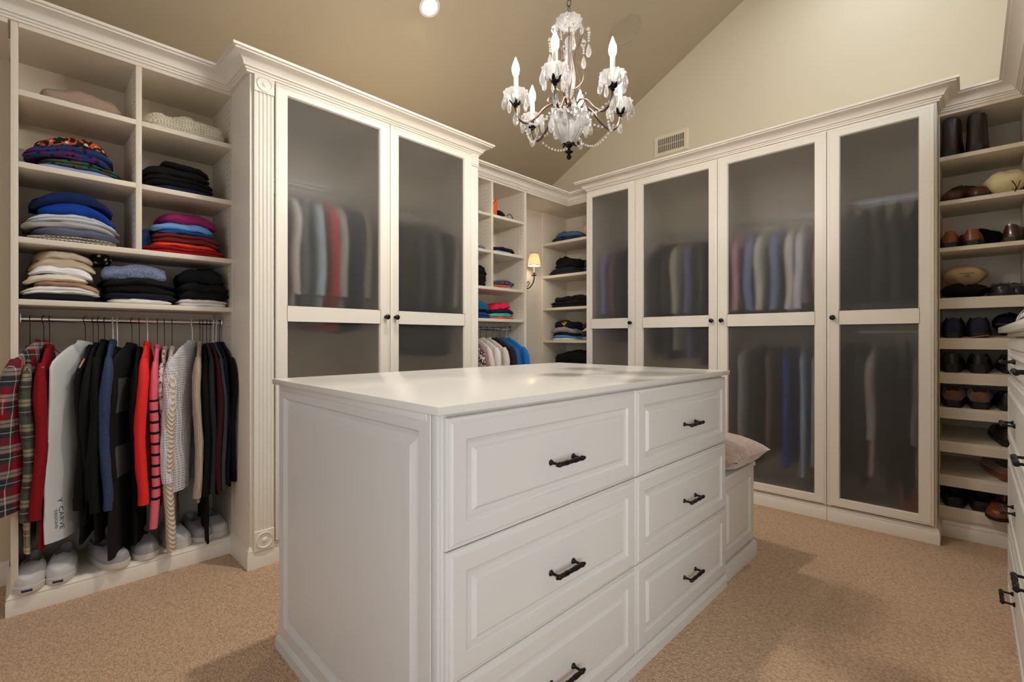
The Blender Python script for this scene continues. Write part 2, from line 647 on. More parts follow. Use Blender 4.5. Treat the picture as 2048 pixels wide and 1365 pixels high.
def glass_door(T, u0, u1, z0, z1, gu0, gu1, mid0, mid1, gz0, gz1, knob_u, parent, n0=0.002):
    """door leaf with two frosted panes"""
    th = 0.022
    b = MB(T)
    # outer edge with small step all round
    for (a, c, lo, hi) in ((gu0, gu1, gz0, mid0), (gu0, gu1, mid1, gz1)):
        b.panel(a - 0.007, c + 0.007, lo - 0.007, hi + 0.007,
                [(0, n0), (0, n0 + th), (0.002, n0 + th), (0.007, n0 + th - 0.009), (0.007, n0)], hole=True)
    k = 0.0055
    g = 0.007
    t2 = n0 + th
    for (a, c, lo, hi) in ((u0, gu0 - g, z0, z1), (gu1 + g, u1, z0, z1), (gu0 - g, gu1 + g, z0, gz0 - g),
                           (gu0 - g, gu1 + g, mid0 + g, mid1 - g), (gu0 - g, gu1 + g, gz1 + g, z1)):
        b.box((a, n0, lo), (c, t2, hi))
    d = b.build('door', CREAM, parent)
    # perimeter bead
    r = MB(T)
    r.panel(u0 - 0.0005, u1 + 0.0005, z0 - 0.0005, z1 + 0.0005, [(0, n0 + 0.001), (0, t2 - 0.006), (0.005, t2 - 0.0005), (0.012, t2 + 0.0012), (0.016, t2 + 0.0012), (0.017, t2 - 0.001)], hole=True)
    r.build('edge_bead', CREAM, d)
    for lo, hi in ((gz0, mid0), (mid1, gz1)):
        MB(T).box((gu0 - 0.001, n0 + 0.007, lo - 0.001), (gu1 + 0.001, n0 + 0.011, hi + 0.001)).build('glass_pane', FROST, d)
    q = MB(lambda u, n, z: T(u, n + t2, z))
    if knob_u is not None:
        kb = knob(lambda u, n, z: T(u, n + t2, z), knob_u, 1.223, d)
    return d


def base_moulding(path, parent, zs=1.0):
    return MB().grid(sweep(path, [(p, z * zs) for p, z in BASEP] + [(-0.015, 0.104 * zs), (-0.015, 0)])).build('base_moulding', CREAM, parent)


def holes(T, u_rows, z0, z1, step, side, parent, n):
    """columns of shelf-pin holes; T maps (u, n, z)"""
    b = MB(T)
    z = z0
    while z < z1:
        for u in u_rows:
            vs = [(u + 0.0028 * cos(2 * pi * i / 6), n, z + 0.0028 * sin(2 * pi * i / 6)) for i in range(6)]
            vs2 = [(p[0], n + side * 0.0008, p[2]) for p in vs]
            b.grid([vs, vs2])
        z += step
    o = b.build('pin_holes', HOLE_SHADE, parent, recalc=False)
    o['kind'] = 'stuff'
    return o


# ------------------------------------------------------------------ tall cabinet on the left wall
def tall_cabinet():
    t = thing('tall_cabinet', 'tall cream cabinet with fluted pilasters and two frosted glass doors, left wall', 'cabinet', (-2.79, 1.48, 0))
    ox = lambda o: o
    inv = Matrix.Translation((-t.location[0], -t.location[1], 0))
    T = lambda u, n, z: (FT + n + 2.79, u - 1.48, z)
    Y0, Y1 = 0.757, 2.195
    MB(T).box((Y0, -0.63, 0), (Y0 + 0.02, 0, 2.362)).build('side_panel', CREAM, t, bevel=0.001)
    MB(T).box((Y1 - 0.02, -0.63, 0), (Y1, 0, 2.362)).build('side_panel', CREAM, t, bevel=0.001)
    MB(T).box((Y0 + 0.02, -0.63, 0.08), (Y1 - 0.02, -0.62, 2.345)).build('back_panel', INNER, t)
    MB(T).box((Y0 + 0.02, -0.62, 2.345), (Y1 - 0.02, -0.002, 2.362)).build('top_panel', INNER, t)
    MB(T).box((Y0 + 0.02, -0.62, 0.08), (Y1 - 0.02, -0.002, 0.10)).build('bottom_panel', INNER, t)
    MB(T).box((1.49, -0.62, 0.10), (1.51, -0.03, 2.345)).build('divider', INNER, t)
    for lo, hi in ((0.777, 0.866), (2.134, 2.175)):
        MB(T).box((lo, -0.022, 0.10), (hi, 0.0, 2.345)).build('face_stile', CREAM, t)
    MB(T).tube([(0.78, -0.32, 1.98), (2.17, -0.32, 1.98)], 0.014, 12).build('hanging_rod', CHROME, t)
    for yc, w in ((0.8165, 0.088), (2.168, 0.066)):
        b = MB(T)
        u0, u1 = yc - w / 2, yc + w / 2
        z0, z1 = 0.176, 2.281
        # fluted strip: cross-section across u, extruded in z
        nf = 4 if w > 0.07 else 3
        pts = [(u0, 0.0), (u0, 0.014)]
        m = w * 0.10
        fw = (w - 2 * m) / nf
        for k in range(nf):
            a = u0 + m + k * fw
            for s in range(7):
                q = s / 6
                pts.append((a + fw * (0.12 + 0.76 * q), 0.016 - 0.0055 * sin(pi * q)))
        pts += [(u1, 0.014), (u1, 0.0)]
        b.grid([[(u, n, z0) for u, n in pts], [(u, n, z1) for u, n in pts]])
        p = b.build('pilaster', CREAM, t, angle=28)
        for zc in (0.1285, 2.322):
            h = 0.0475 if zc < 1 else 0.04
            r = MB(T)
            r.panel(u0 - 0.001, u1 + 0.001, zc - h, zc + h, [(0, 0.0), (0, 0.018), (0.0015, 0.0195)])
            R = min(w, 2 * h) / 2 * 0.9
            Tr = lambda u, n, z, T=T, yc=yc, zc=zc: T(u + yc, n + 0.0185, z + zc)
            r2 = MB(Tr)
            r2.lathe([(R, 0), (R * 0.97, 0.005), (R * 0.88, 0.006), (R * 0.80, 0.002), (R * 0.66, 0.0015), (R * 0.40, 0.001), (R * 0.30, 0.003), (R * 0.2, 0.007), (R * 0.08, 0.0085), (0.0004, 0.009)], 28, (0, 0, 0), 'y')
            r.v += r2.v
            k = len(r.v) - len(r2.v)
            r.f += [tuple(i + k for i in f) for f in r2.f]
            r.build('rosette_block', CREAM, p, angle=30)
    glass_door(T, 0.868, 1.499, 0.112, 2.352, 0.926, 1.434, 1.257, 1.189, 0.160, 2.303, 1.470, t)
    glass_door(T, 1.503, 2.131, 0.112, 2.352, 1.564, 2.066, 1.257, 1.189, 0.160, 2.303, 1.534, t)
    rows = sweep([(FA + 0.002, 0.757), (FT, 0.757), (FT, 2.195), (FA + 0.002, 2.195)], [(p, z) for p, z in BASEP] + [(-0.01, 0.104), (-0.01, 0)])
    MB(lambda x, y, z: (x + 2.79, y - 1.48, z)).grid(rows).build('base_moulding', CREAM, t)
    return t


tall_cabinet()


# ------------------------------------------------------------------ open shelving in the left wall (two bays)
def open_bay(name, label, Y0, Y1, ymid, shelves_l, shelves_r, full, rodz, left_panel=True, base=True, hole_cols=True):
    t = thing(name, label, 'shelving', (-2.92, (Y0 + Y1) / 2, 0))
    ym = (Y0 + Y1) / 2
    T = lambda u, n, z: (FA + n + 2.92, u - ym, z)
    D = 0.355
    P = 0.022
    if left_panel:
        MB(T).box((Y0 - P, -D, 0), (Y0, 0, 2.362)).build('side_panel', INNER, t, bevel=0.001)
    MB(T).box((Y1, -D, 0), (Y1 + (0.0015 if Y1 < 1 else 0.03), 0, 2.362)).build('side_panel', INNER, t)
    MB(T).box((Y0, -D - 0.008, 0.08), (Y1, -D, 2.345)).build('back_panel', INNER, t)
    MB(T).box((Y0, -D, 2.345), (Y1, 0.002, 2.362)).build('top_panel', INNER, t)
    lowest = max(full)
    MB(T).box((ymid - 0.011, -D, lowest), (ymid + 0.011, -0.001, 2.345)).build('divider', INNER, t, bevel=0.001)
    for z in full:
        MB(T).box((Y0, -D, z - 0.023), (Y1, 0, z)).build('shelf', INNER, t, bevel=0.0012)
    for z in shelves_l:
        MB(T).box((Y0, -D, z - 0.023), (ymid - 0.011, 0, z)).build('shelf', INNER, t, bevel=0.0012)
    for z in shelves_r:
        MB(T).box((ymid + 0.011, -D, z - 0.023), (Y1, 0, z)).build('shelf', INNER, t, bevel=0.0012)
    MB(T).box((Y0, -D, 0.06), (Y1, 0.0, 0.082)).build('bottom_panel', INNER, t)
    rod = MB(T)
    rod.tube([(Y0 + 0.003, -0.165, rodz), (Y1 - 0.003, -0.165, rodz)], 0.013, 14)
    r = rod.build('hanging_rod', CHROME, t)
    for yy in (Y0 + 0.002, Y1 - 0.008):
        MB(T).box((yy, -0.182, rodz - 0.018), (yy + 0.006, -0.148, rodz + 0.026)).build('rod_bracket', CHROME, r, bevel=0.001)
    if hole_cols:
        holes(lambda u, n, z: T(n, u, z), (-0.04, -0.075, -D + 0.05), 1.0, 2.33, 0.032, -1, t, Y1 - 0.0002)
        holes(lambda u, n, z: T(n, u, z), (-0.04, -0.075), 1.55, 2.33, 0.032, -1, t, ymid - 0.0112)
    if base:
        rows = sweep([(XL, Y0 - P), (FA, Y0 - P), (FA, Y1 + 0.0015)] if left_panel else [(FA, Y0), (FA, Y1)], [(p, z * 0.8) for p, z in BASEP] + [(-0.01, 0.083), (-0.01, 0)])
        MB(lambda x, y, z: (x + 2.92, y - ym, z)).grid(rows).build('base_moulding', CREAM, t)
    return t


open_bay('open_shelf_unit', 'open cream closet unit at far left with shelves above a crowded hanging rod', -0.006, 0.7555, 0.376,
         [2.098, 1.809], [2.098, 1.809], [1.258, 1.508], 1.183)
open_bay('open_shelf_unit', 'open cream closet unit between the tall glass cabinet and the wall lamp', 2.197, 2.98, 2.607,
         [2.09, 1.80], [2.09, 1.80], [1.257, 1.51], 1.180, left_panel=False)


# ------------------------------------------------------------------ back wall: corner shelves, wardrobes, shoe shelves
def corner_unit():
    t = thing('corner_shelf_unit', 'narrow open cream shelf unit with stacked jeans in the back left corner', 'shelving', (-2.71, 3.78, 0))
    T = lambda u, n, z: (u + 2.71, FBK - n - 3.78, z)
    X0, X1, D = -3.04, -2.372, 0.385
    MB(T).box((X0 - 0.022, -D, 0), (X0, 0, 2.345)).build('side_panel', INNER, t, bevel=0.001)
    MB(T).box((X1 - 0.018, -D, 0), (X1, 0, 2.345)).build('side_panel', INNER, t, bevel=0.001)
    MB(T).box((X0, -D - 0.008, 0.08), (X1, -D, 2.345)).build('back_panel', INNER, t)
    MB(T).box((X0, -D, 2.345), (X1, 0.0, 2.362)).build('top_panel', INNER, t)
    for z in (2.032, 1.712, 1.397, 1.082, 0.76, 0.45, 0.10):
        MB(T).box((X0, -D, z - 0.025), (X1 - 0.018, 0, z)).build('shelf', INNER, t, bevel=0.0012)
    base = sweep([(X0 - 0.022, FBK), (X1, FBK)], [(p, z * 0.75) for p, z in BASEP] + [(-0.01, 0.078), (-0.01, 0)])
    MB(lambda x, y, z: (x + 2.71, y - 3.78, z)).grid(base).build('base_moulding', CREAM, t)


corner_unit()


def wardrobe(label, X0, X1, doors, shelf=None, rods=(), end_right=False, half_shelf=None, half_rod=None):
    xm = (X0 + X1) / 2
    t = thing('wardrobe_cabinet', label, 'cabinet', (xm, 3.69, 0))
    T = lambda u, n, z: (u - xm, FR - n - 3.69, z)
    D = 0.575
    MB(T).box((X0, -D, 0), (X0 + 0.018, 0, 2.362)).build('side_panel', CREAM if X0 < -2.3 else INNER, t)
    MB(T).box((X1 - 0.018, -D, 0), (X1, 0.0, 2.362)).build('side_panel', CREAM if end_right else INNER, t)
    MB(T).box((X0 + 0.018, -D - 0.008, 0.08), (X1 - 0.018, -D, 2.345)).build('back_panel', INNER, t)
    MB(T).box((X0 + 0.018, -D, 2.345), (X1 - 0.018, -0.001, 2.362)).build('top_panel', INNER, t)
    MB(T).box((X0 + 0.018, -D, 0.06), (X1 - 0.018, -0.001, 0.082)).build('bottom_panel', INNER, t)
    for z in (shelf or ()):
        MB(T).box((X0 + 0.018, -D, z - 0.02), (X1 - 0.018, -0.03, z)).build('shelf', INNER, t)
    if half_shelf:
        hz, hx = half_shelf
        MB(T).box((hx - 0.009, -D, 0.082), (hx + 0.009, -0.03, 2.345)).build('divider', INNER, t)
        MB(T).box((hx + 0.009, -D, hz - 0.02), (X1 - 0.018, -0.03, hz)).build('shelf', INNER, t)
        MB(T).tube([(hx + 0.009, -0.30, half_rod), (X1 - 0.02, -0.30, half_rod)], 0.013, 10).build('hanging_rod', CHROME, t)
    for z in rods:
        MB(T).tube([(X0 + 0.02, -0.30, z), (X1 - 0.02, -0.30, z)], 0.013, 10).build('hanging_rod', CHROME, t)
    for d in doors:
        glass_door(T, d[0], d[1], 0.100, 2.350, d[2], d[3], 1.258, 1.186, 0.148, 2.297, d[4], t)
    pth = [(X0, FR), (X1, FR)] + ([(X1, FBK + 0.02)] if end_right else [])
    rows = sweep(pth, [(p, z * 0.85) for p, z in BASEP] + [(-0.01, 0.0884), (-0.01, 0)])
    MB(lambda x, y, z: (x - xm, y - 3.69, z)).grid(rows).build('base_moulding', CREAM, t)
    return t


wardrobe('narrow cream wardrobe with one frosted glass door next to the corner shelves', -2.371, -1.9085,
         [(-2.369, -1.909, -2.318, -1.974, -1.942)], rods=(1.95,))
wardrobe('wide cream wardrobe with a pair of frosted glass doors whose knobs meet in the middle', -1.9065, -0.6255,
         [(-1.905, -1.272, -1.838, -1.334, -1.303), (-1.268, -0.626, -1.199, -0.690, -1.235)], half_shelf=(1.23, -1.27), rods=(1.93,), half_rod=1.12)
wardrobe('cream wardrobe with one dark frosted glass door beside the shoe shelves', -0.6235, -0.130,
         [(-0.622, -0.141, -0.557, -0.204, -0.590)], rods=(1.95, 1.14), end_right=True)


def shoe_unit():
    t = thing('shoe_shelf_unit', 'tall open cream shoe rack with slanted lower shelves at the right', 'shelving', (0.04, 3.78, 0))
    T = lambda u, n, z: (u - 0.04, FBK - n - 3.78, z)
    X0, X1, D = -0.128, 0.205, 0.385
    MB(T).box((X0, -D, 0), (X0 + 0.003, 0, 2.345)).build('side_panel', INNER, t)
    MB(T).box((X1, -D, 0), (X1 + 0.02, 0, 2.345)).build('side_panel', INNER, t)
    MB(T).box((X0, -D - 0.008, 0.08), (X1, -D, 2.345)).build('back_panel', INNER, t)
    MB(T).box((X0, -D, 2.345), (X1, 0.0, 2.362)).build('top_panel', INNER, t)
    for z in (2.115, 1.867, 1.606):
        MB(T).box((X0 + 0.003, -D, z - 0.023), (X1, 0, z)).build('shelf', INNER, t, bevel=0.0012)
    for z in (1.322, 1.098, 0.906, 0.712, 0.524, 0.335, 0.160):
        b = MB(T)
        rise = 0.0 if z > 1.3 else 0.045
        # slanted board with a front lip that has a small step
        b.grid([[(X0 + 0.003, -D, z - 0.02 + rise), (X0 + 0.003, -0.012, z - 0.02), (X0 + 0.003, -0.012, z - 0.001), (X0 + 0.003, -D, z - 0.001 + rise)],
                [(X1, -D, z - 0.02 + rise), (X1, -0.012, z - 0.02), (X1, -0.012, z - 0.001), (X1, -D, z - 0.001 + rise)]])
        s = b.build('shelf', INNER, t)
        pr = [(-0.012, z - 0.058), (0.0, z - 0.058), (0.0, z - 0.012), (-0.003, z - 0.009), (-0.003, z + 0.001), (-0.005, z + 0.003), (-0.012, z + 0.003)]
        MB(T).grid([[(X0 + 0.003, n, q) for n, q in pr], [(X1, n, q) for n, q in pr]]).build('front_lip', INNER, s)
    MB(T).box((X0 + 0.003, -0.03, 0.06), (X1, -0.012, 0.105)).build('toe_board', INNER, t)
    rows = sweep([(X0 + 0.012, FBK), (X1 + 0.02, FBK)], [(p, z * 0.82) for p, z in BASEP] + [(-0.01, 0.085), (-0.01, 0)])
    MB(lambda x, y, z: (x - 0.04, y - 3.78, z)).grid(rows).build('base_moulding', CREAM, t)


shoe_unit()


# ------------------------------------------------------------------ island with bench
ISL = (-0.803, 0.606)
ROT = -0.015


def drawer_front(T, u0, u1, z0, z1, parent, m, n0=0.0, handles=(), frame=0.05):
    b = MB(T)
    t = n0 + 0.02
    b.panel(u0, u1, z0, z1, [(0, n0), (0, t - 0.005), (0.002, t - 0.002), (0.006, t - 0.001), (0.012, t + 0.002), (0.014, t + 0.0035),
                             (frame, t + 0.0035), (frame + 0.003, t - 0.001), (frame + 0.008, t - 0.0035), (frame + 0.013, t - 0.0045),
                             (frame + 0.022, t - 0.0045), (frame + 0.027, t + 0.001), (frame + 0.030, t + 0.003), (frame + 0.031, t + 0.0035)])
    d = b.build('drawer', m, parent, angle=25)
    for u in handles:
        bar_handle(T, u, (z0 + z1) / 2 - 0.012, d, n0=t + 0.003)
    return d


def island():
    t = thing('island_dresser', 'white closet island with six drawers and a pale stone top', 'dresser', (ISL[0], ISL[1], 0), ROT)
    L = 1.568
    XW = -0.960
    MB().box((-0.982, 0, 0.937), (0.004, 1.602, 0.956)).build('countertop', TOPM, t, bevel=0.0025)
    MB().box((XW, 0.030, 0.04), (-0.022, L, 0.937)).build('carcass', WHITE, t)
    Te = lambda u, n, z: (u, 0.030 - n, z)
    b = MB(Te)
    b.panel(XW, -0.048, 0.050, 0.934, [(0, 0), (0, 0.012), (0.001, 0.014), (0.042, 0.014), (0.045, 0.010), (0.050, 0.003), (0.056, 0.001), (0.062, 0.001), (0.082, 0.0125), (0.083, 0.0130)])
    b.build('end_panel', WHITE, t, angle=22, recalc=True)
    b = MB()
    b.box((-0.044, 0.0165, 0.050), (-0.022, 0.032, 0.936)).box((-0.0225, 0.022, 0.050), (-0.016, 0.038, 0.936))
    b.build('corner_post', WHITE, t, bevel=0.002)
    MB(Te).box((XW + 0.02, 0.0, 0.915), (-0.06, 0.017, 0.936)).build('top_rail', WHITE, t, bevel=0.003)
    b = MB(lambda u, n, z: (XW - n, u, z))
    for a, c in ((0.05, 0.78), (0.80, 1.53)):
        b.panel(a, c, 0.08, 0.93, [(0, 0), (0, 0.018), (0.05, 0.018), (0.055, 0.012), (0.075, 0.012), (0.09, 0.018)])
    b.build('back_panel', WHITE, t, angle=25)
    Td = lambda u, n, z: (-0.0215 + n, u, z)
    for hi, lo in [(0.928, 0.641), (0.638, 0.349), (0.346, 0.058)]:
        drawer_front(Td, 0.027, 0.797, lo, hi, t, WHITE, handles=(0.412,))
        drawer_front(Td, 0.801, L - 0.002, lo, hi, t, WHITE, handles=(1.195,))
    b = MB()
    b.grid(sweep([(XW, L), (XW, 0.022), (-0.010, 0.022), (-0.010, L)], [(p, z * 0.5) for p, z in BASEP] + [(-0.01, 0.052), (-0.01, 0)]))
    b.build('base_moulding', WHITE, t)
    return t


island()


def bench():
    t = thing('storage_bench', 'low white panelled bench attached to the far end of the island', 'bench', (ISL[0], ISL[1], 0), ROT)
    y0, y1 = 1.569, 1.975
    MB().box((-0.945, y0, 0.05), (-0.035, y1, 0.455)).build('body', WHITE, t, bevel=0.001)
    MB().box((-0.955, y0, 0.455), (-0.012, y1 + 0.012, 0.475)).build('seat_top', WHITE, t, bevel=0.003)
    Td = lambda u, n, z: (-0.035 + n, u, z)
    b = MB(Td)
    b.panel(y0 + 0.002, y1, 0.09, 0.453, [(0, 0), (0, 0.016), (0.002, 0.018), (0.045, 0.018), (0.050, 0.013), (0.056, 0.010), (0.064, 0.010), (0.075, 0.017), (0.077, 0.018)])
    b.build('side_panel', WHITE, t, angle=22)
    pr = [(0.0, 0), (0.026, 0), (0.026, 0.055), (0.023, 0.060), (0.023, 0.066), (0.019, 0.074), (0.0, 0.078)]
    b = MB()
    b.grid(sweep([(-0.035, y0), (-0.035, y1), (-0.945, y1)], pr))
    b.build('base_moulding', WHITE, t)


bench()


def pillow():
    t = thing('pillow', 'dusty pink plush cushion lying on the bench behind the island', 'cushion', (-1.03, 2.39, 0.476), -0.06)
    n = 26
    rows_t, vs, fs = [], [], []
    b = MB()
    W, D, H = 0.62, 0.40, 0.165
    for s in (1, -1):
        rows = []
        for j in range(n + 1):
            r = []
            for i in range(n + 1):
                u, v = i / n * 2 - 1, j / n * 2 - 1
                e = (1 - abs(u) ** 2.6) * (1 - abs(v) ** 2.6)
                pinch = 1 - 0.07 * (1 - abs(u * v)) * (abs(u) ** 4 + abs(v) ** 4) * 0.9
                h = (max(e, 0) ** 0.42) * H / 2
                x = u * W / 2 * pinch
                y = v * D / 2 * pinch
                h += 0.006 * noise.noise(Vector((x * 9, y * 9, s))) * (e ** 0.5 if e > 0 else 0)
                r.append((x, y, H * 0.45 + s * h))
            rows.append(r)
        b.grid(rows, closed=False, cap=False)
    m = mat('pink_plush', (184, 158, 142), 0.85, bump=(140, 0.6, 0.003), sheen=0.5, noise_col=((160, 134, 120), 60))
    b.build('cushion_cover', m, t, angle=80)


pillow()


def dresser_right():
    t = thing('chest_of_drawers', 'tall white chest of drawers cut off by the right edge', 'dresser', (0.45, 2.0, 0))
    Y0, Y1 = 1.10, 2.875
    T = lambda u, n, z: (0.135 - n - 0.45, u - 2.0, z)
    MB(T).box((Y0, -0.65, 0.0), (Y1 - 0.004, 0, 1.108)).build('carcass', WHITE, t, bevel=0.001)
    MB(T).box((Y0 - 0.01, -0.655, 1.122), (Y1 + 0.05, 0.050, 1.145)).build('countertop', TOPM, t, bevel=0.002)
    MB(T).box((Y0, -0.64, 1.106), (Y1 + 0.012, 0.024, 1.122)).build('top_moulding', WHITE, t, bevel=0.004)
    for lo, hi in ((0.955, 1.100), (0.668, 0.945), (0.345, 0.658), (0.040, 0.335)):
        drawer_front(T, Y0 + 0.01, Y1, lo, hi, t, WHITE, handles=(1.73, 2.44), frame=0.04)
    MB(T).box((Y0, 0, 0), (Y1 - 0.004, 0.012, 0.036)).build('toe_board', WHITE, t)


dresser_right()


# ------------------------------------------------------------------ chandelier
def arc(p0, p1, sag, n):
    """hanging curve"""
    p0, p1 = Vector(p0), Vector(p1)
    return [p0.lerp(p1, k / n) + Vector((0, 0, -sag * 4 * (k / n) * (1 - k / n))) for k in range(n + 1)]


def smooth_path(pts, n=6):
    out = []
    P = [Vector(p) for p in pts]
    for i in range(len(P) - 1):
        a, b_, c, d = P[max(i - 1, 0)], P[i], P[i + 1], P[min(i + 2, len(P) - 1)]
        for k in range(n):
            t = k / n
            out.append(0.5 * ((2 * b_) + (c - a) * t + (2 * a - 5 * b_ + 4 * c - d) * t * t + (3 * b_ - a - 3 * c + d) * t ** 3))
    out.append(P[-1])
    return out


def chandelier():
    CX, CY = -1.2045, 1.589
    t = thing('chandelier', 'crystal chandelier with six candle arms hanging above the island', 'chandelier', (CX, CY, 0))
    bulb_m = emit('candle_bulb_glow', (1.0, 0.90, 0.78), BULB_E)
    sleeve_m = mat('ivory_candle', (238, 226, 205), 0.5)
    # meshes reused
    drop = MB()
    drop.lathe([(0.0005, 0.0), (0.003, -0.004), (0.0075, -0.018), (0.0085, -0.028), (0.006, -0.038), (0.0005, -0.043)], 6)
    drop0 = drop.build('crystal_drop', CRYSTAL, None, angle=5)
    big = MB()
    big.lathe([(0.0005, 0.0), (0.004, -0.006), (0.012, -0.028), (0.0145, -0.045), (0.010, -0.060), (0.0005, -0.067)], 8)
    big0 = big.build('crystal_drop', CRYSTAL, None, angle=5)

    used = {}

    def hang_drop(kind, p, parent, rz=0.0, s=1.0):
        src = drop0 if kind == 'small' else big0
        if kind not in used:
            o = src
            used[kind] = True
            o.parent = parent
        else:
            o = src.copy()
            COL.objects.link(o)
            o.parent = parent
        o.location = p
        o.rotation_euler = (0, 0, rz)
        o.scale = (s, s * 0.8, s)

    def beads(pts, parent, r=0.0055):
        b = MB()
        for p in pts:
            b.lathe([(0.0003, -r), (r * 0.75, -r * 0.6), (r, 0), (r * 0.75, r * 0.6), (0.0003, r)], 6, tuple(p))
        return b.build('bead_strand', CRYSTAL, parent, angle=5)

    # central stem
    MB().tube([(0, 0, 1.90), (0, 0, 2.43)], 0.0022, 8).build('stem', BRONZE, t)
    bowl = MB()
    bowl.lathe([(0.004, 1.898), (0.012, 1.900), (0.030, 1.915), (0.048, 1.945), (0.060, 1.975), (0.066, 2.005), (0.065, 2.02), (0.058, 2.034), (0.050, 2.036), (0.056, 2.02),
                (0.058, 2.005), (0.052, 1.975), (0.041, 1.948), (0.025, 1.922), (0.008, 1.908)], 48, flute=(16, 0.035))
    bowl.build('glass_bowl', CRYSTAL, t, angle=60)
    fin = MB()
    for k in range(6):
        a = k * pi / 3
        rows = []
        for s in range(6):
            q = s / 5
            rr = 0.006 + 0.027 * q
            z = 1.894 + 0.010 * sin(pi * q) + 0.010 * q
            wd = 0.0085 * sin(pi * min(0.12 + q * 0.88, 0.97)) + 0.001
            rows.append([(rr * cos(a) - sgn * wd * sin(a), rr * sin(a) + sgn * wd * cos(a), z + dz) for sgn, dz in ((-1, 0), (1, 0), (1, 0.0015), (-1, 0.0015))])
        fin.grid(rows)
    fin.lathe([(0.002, 1.844), (0.009, 1.850), (0.011, 1.857), (0.008, 1.864), (0.004, 1.868), (0.014, 1.874), (0.018, 1.878), (0.008, 1.884), (0.005, 1.892), (0.010, 1.897)], 16)
    fin.build('leaf_finial', mat('blackened_bronze', (32, 28, 26), 0.4, 0.8), t)
    hub = MB()
    hub.lathe([(0.01, 2.03), (0.03, 2.036), (0.034, 2.044), (0.02, 2.052), (0.012, 2.062), (0.02, 2.072), (0.014, 2.085), (0.006, 2.10)], 20)
    hub.build('hub', BRONZE, t)
    vase = MB()
    vase.lathe([(0.008, 2.10), (0.016, 2.115), (0.024, 2.15), (0.027, 2.19), (0.022, 2.23), (0.013, 2.27), (0.011, 2.31), (0.018, 2.335), (0.013, 2.35), (0.006, 2.36)], 32, flute=(8, 0.06))
    vase.build('glass_column', CRYSTAL, t, angle=60)

    def dish(parent, c, R, zb, h):
        b = MB()
        n = 48
        rows = []
        for r, z, fl in ((0.010, 0, 0), (R * 0.5, 0.002, 0.01), (R * 0.85, h * 0.35, 0.03), (R, h, 0.07), (R * 0.95, h * 1.02, 0.07), (R * 0.8, h * 0.5, 0.03), (R * 0.45, 0.007, 0.01), (0.010, 0.006, 0)):
            rows.append([(c[0] + r * (1 + fl * cos(12 * 2 * pi * i / n)) * cos(2 * pi * i / n), c[1] + r * (1 + fl * cos(12 * 2 * pi * i / n)) * sin(2 * pi * i / n), zb + z) for i in range(n)])
        b.grid(rows)
        return b.build('drip_dish', CRYSTAL, parent, angle=60)

    top = dish(t, (0, 0), 0.054, 2.395, 0.03)
    arm_src = None
    # one arm built pointing along +x, then copied
    rng = random.Random(4)
    pts = smooth_path([(0.028, 0, 2.045), (0.06, 0, 2.072), (0.10, 0, 2.055), (0.145, 0, 2.005), (0.185, 0, 1.983), (0.216, 0, 2.005), (0.226, 0, 2.05)])
    R = 0.226
    a0 = MB().tube(pts, 0.005, 8).build('arm', BRONZE, t)
    sc = MB().tube(smooth_path([(0.05, 0, 2.068), (0.065, 0, 2.09), (0.085, 0, 2.095), (0.092, 0, 2.08), (0.082, 0, 2.072)]), 0.0025, 6).build('scroll', BRONZE, a0)
    cup = MB()
    for k in range(5):
        an = k * 2 * pi / 5
        rows = []
        for s in range(6):
            q = s / 5
            rr = 0.005 + 0.022 * q
            z = 2.050 + 0.024 * q ** 1.5
            wd = 0.008 * sin(pi * min(0.15 + q * 0.8, 0.96)) + 0.001
            rows.append([(R + rr * cos(an) - sgn * wd * sin(an), rr * sin(an) + sgn * wd * cos(an), z + dz) for sgn, dz in ((-1, 0), (1, 0), (1, 0.0012), (-1, 0.0012))])
        cup.grid(rows)
    cup.lathe([(0.004, 2.04), (0.009, 2.045), (0.006, 2.052), (0.008, 2.07)], 12, (R, 0, 0))
    cup.build('leaf_cup', mat('blackened_bronze', (32, 28, 26), 0.4, 0.8), a0)
    dish(a0, (R, 0), 0.050, 2.068, 0.037)
    MB().lathe([(0.0095, 2.076), (0.0098, 2.168), (0.007, 2.171)], 14, (R, 0, 0)).build('candle_sleeve', sleeve_m, a0)
    MB().lathe([(0.006, 2.170), (0.0125, 2.182), (0.0155, 2.197), (0.0135, 2.213), (0.008, 2.228), (0.0035, 2.240), (0.001, 2.248)], 12, (R, 0, 0)).build('flame_bulb', bulb_m, a0)
    for k in range(8):
        an = k * pi / 4 + 0.4
        hang_drop('small', (R + 0.049 * cos(an), 0.049 * sin(an), 2.094), a0, an, 1.3)
    hang_drop('big', (R, 0.0, 2.035), a0, 0.3, 1.0)
    beads([(R + 0.046 * cos(k * pi / 3 + 0.4), 0.046 * sin(k * pi / 3 + 0.4), 2.095) for k in range(6)], a0)
    base = radians(44.01 + 10)
    arms = [a0]
    for k in range(1, 6):
        arms.append(dup(a0, parent=t))
    for k, a in enumerate(arms):
        a.rotation_euler = (0, 0, base + k * pi / 3)
    # swags
    for k in range(6):
        a, b_ = base + k * pi / 3, base + (k + 1) * pi / 3
        p0 = (0.195 * cos(a), 0.195 * sin(a), 2.005)
        p1 = (0.195 * cos(b_), 0.195 * sin(b_), 2.005)
        beads(arc(p0, p1, 0.055, 14), t)
        q0 = (0.066 * cos((a + b_) / 2), 0.066 * sin((a + b_) / 2), 2.03)
        beads(arc((0.045 * cos(a), 0.045 * sin(a), 2.05), p0, 0.03, 9), t)
        hang_drop('big', (q0[0], q0[1], 2.075), t, a, 0.95)
        hang_drop('small', (q0[0] * 1.15, q0[1] * 1.15, 2.028), t, a, 1.3)
        hang_drop('big', (0.075 * cos(a), 0.075 * sin(a), 2.025), t, a, 1.1)
